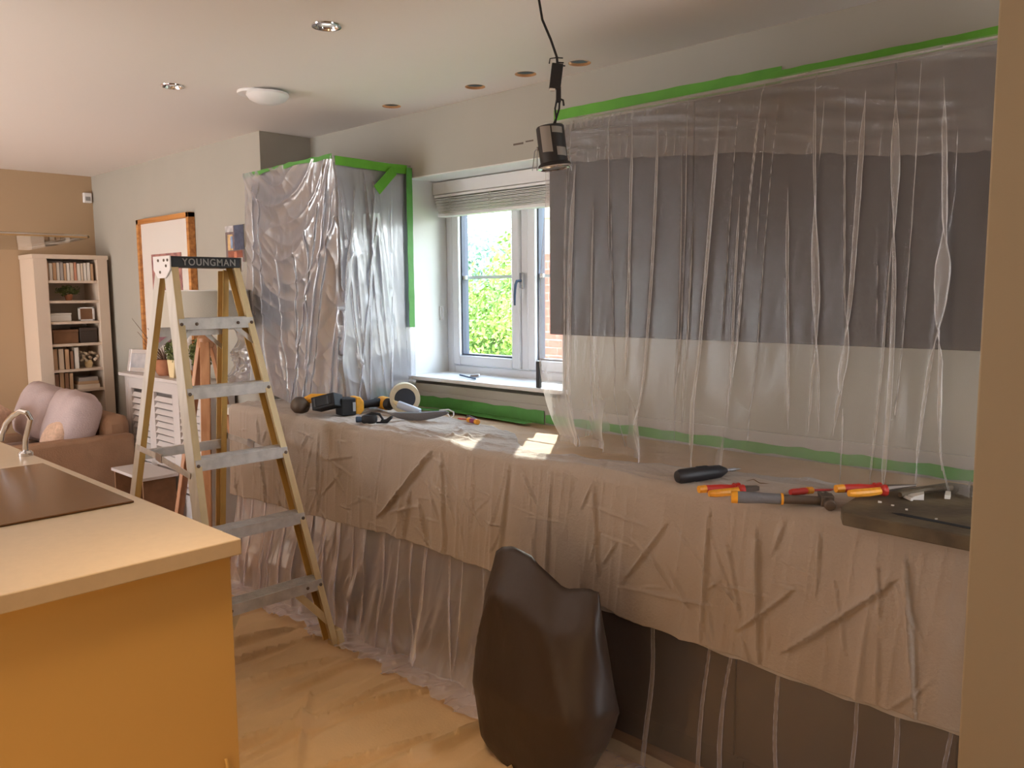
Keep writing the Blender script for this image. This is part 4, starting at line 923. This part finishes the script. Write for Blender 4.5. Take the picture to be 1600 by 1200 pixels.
for (x, y), lab in zip(DL, ('chrome recessed downlight in the middle of the ceiling', 'recessed downlight near the smoke detector, furthest left')):
    d_ = thing('recessed_downlight', lab, 'downlight', (x, y, ZC))
    part(d_, 'bezel', MB().lathe([(.036,-.001),(.050,-.001),(.049,-.005),(.040,-.006),(.034,.004),(.030,.022)], n=36, cap=False), M['chrome'])
    part(d_, 'reflector', MB().lathe([(.030,.022),(.034,.004),(.0335,.004),(.029,.024),(.001,.024)], n=32, cap=False), M['steel'])
    part(d_, 'bulb', MB().lathe([(.001,.004),(.016,.006),(.022,.012),(.022,.022),(.001,.022)], n=24), M['screen'])
sm = thing('smoke_detector', 'round white smoke detector with domed cover on the ceiling', 'smoke detector', (-3.403, 1.987, ZC))
part(sm, 'base_plate', MB().lathe([(.001,0),(.078,0),(.080,-.004),(.078,-.012),(.001,-.012)], (-.05,-.03,0), n=36), M['whitep'])
part(sm, 'dome', MB().lathe([(.001,-.012),(.090,-.012),(.092,-.022),(.080,-.038),(.052,-.052),(.001,-.058)], n=40), M['whitep'])
# filler mark on the wall
solo('wall_scuff', MB().box(-2.62,-2.56,YW-.0015,YW-.0002,2.155,2.163).box(-2.545,-2.50,YW-.0015,YW-.0002,2.160,2.166), M['dsteel'], 'small grey scuff on the wall left of the dangling light', 'wall mark')

# ------------------------------------------------------------------ living end
sw_ = thing('wall_sensor', 'small white alarm sensor high on the far wall', 'sensor', (XF+.001, 2.377, 2.20)); part(sw_, 'case', MB().box(0,.03,-.03,.03,0,.075), M['whitep'], bev=.006); part(sw_, 'lens', MB().box(.03,.034,-.018,.018,.015,.045), M['label'], bev=.003)
bc = thing('bookcase', 'tall pale bookcase with open shelves in the far corner', 'bookcase', (-6.6, 2.13, 0))
BY0, BY1, BF_, BZ = 1.89, 2.385, -6.45, 1.795
part(bc, 'back_board', MB().box(-6.745,-6.735,BY0,BY1,0,BZ), M['bookc'], world=True)
for y0, y1 in ((BY0,1.91),(1.955,1.975),(2.315,2.335),(2.365,BY1)): part(bc, 'side_panel', MB().box(-6.735,BF_-.012,y0,y1,0,BZ-.01), M['bookc'], world=True)
part(bc, 'stile', MB().box(BF_-.012,BF_+.008,BY0,1.978,0,BZ), M['bookc'], world=True, bev=.002); part(bc, 'stile', MB().box(BF_-.012,BF_+.008,2.313,BY1,0,BZ), M['bookc'], world=True, bev=.002)
part(bc, 'top_board', MB().box(-6.745,BF_+.012,BY0-.006,BY1+.006,BZ-.03,BZ), M['bookc'], world=True, bev=.002)
SH = [1.612,1.468,1.318,1.158,.972,.822,.62,.4,.1]
for z in SH: part(bc, 'shelf', MB().box(-6.735,BF_,1.975,2.315,z-.018,z), M['bookc'], world=True)
bcol = [mat('book_%s' % nme, c, .6) for nme, c in (('cream',(224,206,184)),('rose',(200,140,112)),('grey',(170,160,152)),('tan',(198,162,126)),('white',(230,222,212)),('brown',(150,110,82)))]
cn = ['cream','rose-brown','grey','tan','white','dark brown']
def book(y, th, z, h, ci, d=.16, lab='', grp='', lie=False):
    b = thing('book', lab, 'book', (-6.60, y, z+.0005), group=grp)
    if lie:
        part(b, 'cover', MB().box(0,.13,-d/2,d/2,0,th), bcol[ci], bev=.001)
    else:
        x1 = .125
        part(b, 'cover', MB().box(x1-d,x1,0,.0015,0,h).box(x1-d,x1,th-.0015,th,0,h).box(x1-.002,x1,0,th,0,h), bcol[ci]); part(b, 'pages', MB().box(x1-d,x1-.003,.0015,th-.0015,.003,h-.004), bcol[4])
ordn = ['first','second','third','fourth','fifth','sixth','seventh','eighth','ninth','tenth','eleventh','twelfth','thirteenth','fourteenth']
y = 1.979; seq = [3,4,3,4,2,3,4,0,1,4,0,4,4,3]
for k, ci in enumerate(seq):
    th = .0235*(.85+.3*((k*7)%5)/5)
    if y+th > 2.312: break
    book(y, th-.001, SH[0], .130-.008*((k*3)%4)/3, ci, lab='%s book on the top shelf of the bookcase, %s from the left' % (cn[ci], ordn[k]), grp='books on the top shelf'); y += th
y = 1.985
for k, (th, ci, h) in enumerate(((.03,3,.15),(.034,0,.15),(.028,3,.145),(.02,5,.13),(.03,4,.155))):
    book(y, th, SH[4], h, ci, lab='%s book standing on the fifth shelf, %s from the left' % (cn[ci], ordn[k]), grp='books on the fifth shelf'); y += th+.008
y = 1.985
for k, (th, ci, h) in enumerate(((.03,5,.12),(.03,3,.13),(.028,5,.125),(.026,3,.12))):
    book(y, th, SH[5], h, ci, lab='%s book standing on the sixth shelf, %s from the left' % (cn[ci], ordn[k]), grp='books on the sixth shelf'); y += th+.004
for k, (th, ci) in enumerate(((.03,0),(.022,3),(.028,2))): book(2.215, th, SH[5]+sum((.03,.022,.028)[:k])+.001*k, 0, ci, .15-.01*k, lab='%s book lying flat in the stack on the sixth shelf, %s' % (cn[ci], ['lowest','middle','topmost'][k]), grp='stacked books on the sixth shelf', lie=True)
for k, (y0, y1, h, m_, lab) in enumerate(((1.985,2.13,.06,'white','pale box on the left of the third shelf'),(2.0,2.17,.10,'box','brown box on the left of the fourth shelf'),(2.18,2.30,.11,'slate_low','dark box on the right of the fourth shelf'))):
    z = SH[2] if k == 0 else SH[3]
    b = thing('storage_box', lab, 'box', (-6.6,(y0+y1)/2,z+.0005)); part(b, 'tray', MB().box(-.08,.11,-(y1-y0)/2,(y1-y0)/2,0,h*.8), M[m_], bev=.003); part(b, 'lid', MB().box(-.082,.112,-(y1-y0)/2-.002,(y1-y0)/2+.002,h*.8,h), M[m_], bev=.002)
pf = thing('small_white_frame', 'small white picture frame on the third shelf of the bookcase', 'picture frame', (-6.50, 2.235, SH[2]+.0005)); mb = MB(); 
mb.box(0,.012,-.055,.055,0,.012).box(0,.012,.043,.055,0,.10).box(0,.012,-.055,.055,.09,.10).box(0,.012,-.055,-.043,0,.10); part(pf, 'frame', mb, M['whitep']); part(pf, 'picture', MB().box(.003,.006,-.044,.044,.011,.091), M['box'])
vs_ = thing('trailing_plant', 'small dark green plant in a pot on the second shelf', 'plant', (-6.55, 2.14, SH[1]+.0005)); part(vs_, 'pot', MB().lathe([(.02,0),(.028,.045),(.025,.045),(.02,.04)], n=16), M['terracotta'])
mb = MB(); leaves(mb, (0,0,.07), (.03,.08,.035), 260, .012); part(vs_, 'foliage', mb, M['leaf'], smooth=0, kind='stuff')
sc_ = thing('dried_flowers', 'bunch of pale dried flowers on the fifth shelf', 'flowers', (-6.54, 2.245, SH[4]+.0005)); part(sc_, 'vase', MB().lathe([(.02,0),(.03,.03),(.02,.055)], n=16), M['cream'])
mb = MB()
for k in range(26):
    mb.ball((random.uniform(-.02,.04), random.uniform(-.058,.058), random.uniform(.045,.115)), .011, 6, 4)
part(sc_, 'flower_heads', mb, bcol[0], kind='stuff')
# sofa
so = thing('sofa', 'small lilac sofa with its arm end towards the island', 'sofa', (-6.0, 1.8, 0))
part(so, 'seat_base', MB().box(-6.40,-5.66,1.25,2.12,.06,.40), M['sofa_arm'], world=True, bev=.03)
part(so, 'seat_cushion', MB().ball((-6.03,1.62,.43),(.36,.40,.09),28,14,.45), M['sofa'], world=True, smooth=80)
part(so, 'back_rest', MB().box(-6.40,-5.60,1.98,2.17,.06,.72), M['sofa_arm'], world=True, bev=.06)
part(so, 'arm_rest', MB().box(-5.66,-5.53,1.22,2.16,.04,.60), M['sofa_arm'], world=True, bev=.025, label='brown arm end')
part(so, 'arm_rest', MB().box(-6.44,-6.38,1.22,2.16,.04,.56), M['sofa_arm'], world=True, bev=.02)
def pillow(c, r, rot, e=.62):
    mb = MB(); mb.ball((0,0,0), r, 28, 16, e); m = Euler(rot).to_matrix()
    vs = []
    for p in mb.v:
        q = Vector(p); k = 1 + .05*math.sin(9*q.x/r[0]) * math.cos(7*q.z/r[2]); q = m @ Vector((q.x*k, q.y, q.z*k)); vs.append((q.x+c[0], q.y+c[1], q.z+c[2]))
    mb.v = vs; return mb
part(so, 'back_cushion', pillow((-5.84,1.87,.685),(.25,.13,.20),(R(-22),0,0)), M['sofa'], world=True, smooth=80)
part(so, 'back_cushion', pillow((-6.17,1.80,.72),(.23,.13,.19),(R(-22),R(4),0)), M['sofa'], world=True, smooth=80)
part(so, 'foot', MB().box(-5.64,-5.58,1.26,1.32,0,.05).box(-5.64,-5.58,2.06,2.12,0,.05).box(-6.42,-6.36,1.26,1.32,0,.05), M['box'], world=True)
solo('scatter_cushion', pillow((-6.02,1.44,.655),(.20,.075,.17),(R(-35),R(-12),R(-25)), .7), M['cushion'], 'pinkish patterned scatter cushion at the left end of the sofa', 'cushion', smooth=80)
solo('scatter_cushion', pillow((-5.76,1.76,.625),(.13,.06,.13),(R(-35),R(10),R(-10)), .7), M['cushion'], 'small beige scatter cushion in front of the near back cushion', 'cushion', smooth=80)
# picture
pc = thing('framed_picture', 'large oak-framed picture with white mount on the living-room wall', 'picture', (-5.55, YL-.02, 1.0))
PX0, PX1, PZ0, PZ1 = -5.863, -5.07, .99, 2.016; y0, y1 = YL-.045, YL-.001
mb = MB()
for a in ((PX0,PX0+.032,PZ0,PZ1),(PX1-.032,PX1,PZ0,PZ1),(PX0,PX1,PZ0,PZ0+.032),(PX0,PX1,PZ1-.032,PZ1)): mb.box(a[0],a[1],y0,y1,a[2],a[3])
part(pc, 'frame', mb, M['oak'], world=True, bev=.002); part(pc, 'mount', MB().box(PX0+.03,PX1-.03,y0+.02,y0+.024,PZ0+.03,PZ1-.03), M['mount'], world=True)
pm_ = mat('print_mauve', (128,84,84), .7, rgb2=(196,140,128), nscale=14); pm2 = mat('print_violet', (96,70,92), .7, rgb2=(150,100,100), nscale=9)
pr = part(pc, 'print', MB().box(-5.68,-5.23,y0+.017,y0+.020,1.28,1.775), pm_, world=True)
part(pc, 'print', MB().box(-5.68,-5.23,y0+.0165,y0+.0195,1.17,1.40), pm2, world=True)
# small canvas
sp_ = thing('small_canvas', 'small colourful canvas between the big picture and the wrapped cabinet', 'picture', (-4.52, YL-.02, 1.70))
part(sp_, 'canvas', MB().box(-4.625,-4.41,YL-.030,YL-.001,1.69,1.90), M['white'], world=True)
def paint(x0,x1,z0,z1,c,k=0): part(sp_, 'painted_area', MB().box(x0,x1,YL-.032-k*.0006,YL-.030,z0,z1), mat('paint_%d_%d_%d'%c, c, .6, noise=.25, nscale=30), world=True)
paint(-4.625,-4.41,1.69,1.90,(120,104,104)); paint(-4.52,-4.41,1.76,1.90,(74,80,100),1); paint(-4.60,-4.54,1.76,1.85,(206,170,120),1); paint(-4.565,-4.54,1.77,1.84,(140,160,190),2)
paint(-4.60,-4.43,1.69,1.755,(150,86,66),1); paint(-4.625,-4.53,1.865,1.90,(190,186,186),1); paint(-4.53,-4.50,1.70,1.75,(220,140,110),2)
# radiator cover
rc = thing('radiator_cover', 'white louvred radiator cover under the big picture', 'radiator cover', (-5.2, 2.3, 0))
RX0, RX1, RY, RZ = -5.80, -4.62, 2.215, .985
part(rc, 'top_shelf', MB().box(RX0-.03,RX1+.03,RY-.03,YL-.002,RZ-.022,RZ), M['cover'], world=True, bev=.004)
for a, b in ((RX0,RX0+.05),(RX1-.05,RX1)): part(rc, 'post', MB().box(a,b,RY,YL-.02,0,RZ-.022), M['cover'], world=True, bev=.003)
part(rc, 'top_rail', MB().box(RX0+.05,RX1-.05,RY+.004,RY+.02,.885,RZ-.022), M['cover'], world=True); part(rc, 'bottom_rail', MB().box(RX0+.05,RX1-.05,RY+.004,RY+.02,0,.27), M['cover'], world=True)
part(rc, 'back_panel', MB().box(RX0+.05,RX1-.05,YL-.04,YL-.03,.1,.95), M['cover'], world=True)
pw_ = (RX1-RX0-.10)/3
for i in range(3):
    a = RX0+.05+i*pw_; b = a+pw_
    part(rc, 'stile', MB().box(a,a+.045,RY+.003,RY+.022,.27,.885).box(b-.045,b,RY+.003,RY+.022,.27,.885), M['cover'], world=True)
    for k in range(14):
        z = .295+k*.042
        part(rc, 'louvre', MB().beam((a+.045,RY+.014,z), (b-.045,RY+.014,z), (0,.55,.83), .034, .005), M['cover'], world=True)
# frame & plants on the cover
ff_ = thing('silver_photo_frame', 'shiny silver photo frame at the left end of the radiator cover', 'photo frame', (-5.70, 2.27, RZ), (R(-10),0,R(12)))
mb = MB(); ring(mb, -.12,.12,0,.155,.030,-.006,.006); part(ff_, 'frame', mb, M['silver'], bev=.003); part(ff_, 'photo', MB().box(-.092,.092,-.002,.002,.028,.127), mat('photo_grey', (150,150,156), .3, rgb2=(200,196,196), nscale=8)); part(ff_, 'stand', MB().box(-.03,.03,.006,.05,0.01,.016), M['silver'])
def blades(mb, n, h, spread, wd, seed):
    r = random.Random(seed)
    for k in range(n):
        a = r.uniform(0,2*math.pi); e = spread*r.uniform(.4,1); hh = h*r.uniform(.7,1); px = [Vector((math.cos(a)*e*t*t, math.sin(a)*e*t*t*.5, hh*t-.3*e*t*t*t)) for t in (0,.25,.5,.75,1)]
        d = Vector((-math.sin(a),math.cos(a),0)); vs = []
        for i, p in enumerate(px): w_ = wd*(1-.2*i)*(.6 if i == 0 else 1); vs += [p-d*w_/2, p+d*w_/2]
        mb.add(vs, [(2*i,2*i+1,2*i+3,2*i+2) for i in range(4)])
    return mb
pA = thing('spiky_plant', 'spiky long-leaved plant in a terracotta pot beside the silver frame', 'plant', (-5.33, 2.30, RZ)); part(pA, 'pot', MB().lathe([(.045,0),(.060,.02),(.066,.10),(.058,.105),(.05,.09)], n=24), M['terracotta'])
b_ = blades(MB(), 34, .24, .12, .012, 1)
for a in ((-.50,.36),(-.42,.27),(-.34,.20),(-.25,.30)): b_.tube([(0,0,.08),(a[0]*.4,.0,a[1]*.55),(a[0],.0,a[1])], [.004,.003,.0015], 5)
part(pA, 'leaves', b_, M['leafd'], smooth=0, kind='stuff')
pB = thing('bushy_plant', 'bushy plant in a tapering cream pot on the radiator cover', 'plant', (-5.12, 2.275, RZ)); part(pB, 'pot', MB().prism([(-.032,0),(.032,0),(.055,.115),(-.055,.115)], (0,-.035,0), (1,0,0), (0,0,1), (0,.07,0)), M['cream'], bev=.004)
mb = MB(); leaves(mb, (0,0,.165), (.085,.05,.075), 800, .014); part(pB, 'foliage', mb, M['leaf'], smooth=0, kind='stuff')
pC = thing('topiary_plant', 'dense green plant in a grey metal pot nearest the tripod lamp', 'plant', (-4.80, 2.285, RZ)); part(pC, 'pot', MB().lathe([(.045,0),(.055,.095),(.052,.095),(.045,.085)], n=24), M['steel'])
mb = MB(); leaves(mb, (0,0,.165), (.075,.06,.085), 1100, .012); part(pC, 'foliage', mb, M['leaf'], smooth=0, kind='stuff')
# tripod lamp
tl = thing('tripod_lamp', 'wooden tripod floor lamp with a drum shade behind the ladder', 'lamp', (-4.31, 2.085, 0))
part(tl, 'shade', MB().lathe([(.245,1.325),(.240,1.525),(.237,1.525),(.242,1.325),(.245,1.325)], n=48, cap=False), M['shade'])
part(tl, 'shade_ring', MB().lathe([(.243,1.522),(.246,1.528),(.239,1.528)], n=48, cap=False).lathe([(.246,1.322),(.249,1.328),(.242,1.33)], n=48, cap=False), M['white'])
part(tl, 'stem', MB().lathe([(.012,1.25),(.012,1.42),(.02,1.42),(.02,1.47)], n=16), M['steel']); part(tl, 'hub', MB().lathe([(.04,1.22),(.045,1.24),(.045,1.27),(.03,1.29)], n=24), M['lampwood'])
for a in (205, 325, 85):
    d = Vector((math.cos(R(a)), math.sin(R(a)), 0)); part(tl, 'leg', MB().beam(d*.03+Vector((0,0,1.25)), d*(.30 if a != 85 else .25)+Vector((0,0,.0)), d.cross(Vector((0,0,1))), .050, .026), M['lampwood'], bev=.004)
# log basket and shoes below the louvres
bk = thing('storage_crate', 'dark brown open crate on the floor in front of the radiator cover', 'crate', (-5.17, 2.06, 0))
for a, b, c_, d in ((-.22,-.205,-.10,.10),(.205,.22,-.10,.10),(-.205,.205,.085,.10)): part(bk, 'side_board', MB().box(a,b,c_,d,0,.40), M['box'], bev=.002)
part(bk, 'bottom_board', MB().box(-.205,.205,-.10,.085,0,.015), M['box']); part(bk, 'top_board', MB().box(-.24,.24,-.11,.11,.401,.42), M['cover'], bev=.002)
for k, (x_, lab) in enumerate(((-.02,'left one of the two dark boots in the crate'),(.10,'right one of the two dark boots in the crate'))):
    bo = thing('boot', lab, 'boot', (-5.17+x_, 2.03, .016), group='boots in the crate'); part(bo, 'upper', MB().tube([(0,.02,.012),(0,.02,.08),(0,.02,.17)], [.035,.03,.032], 12).ball((0,-.03,.035),(.035,.06,.033),14,8), M['slate_low']); part(bo, 'sole', MB().box(-.034,.034,-.085,.05,0,.012), M['black'], bev=.003)
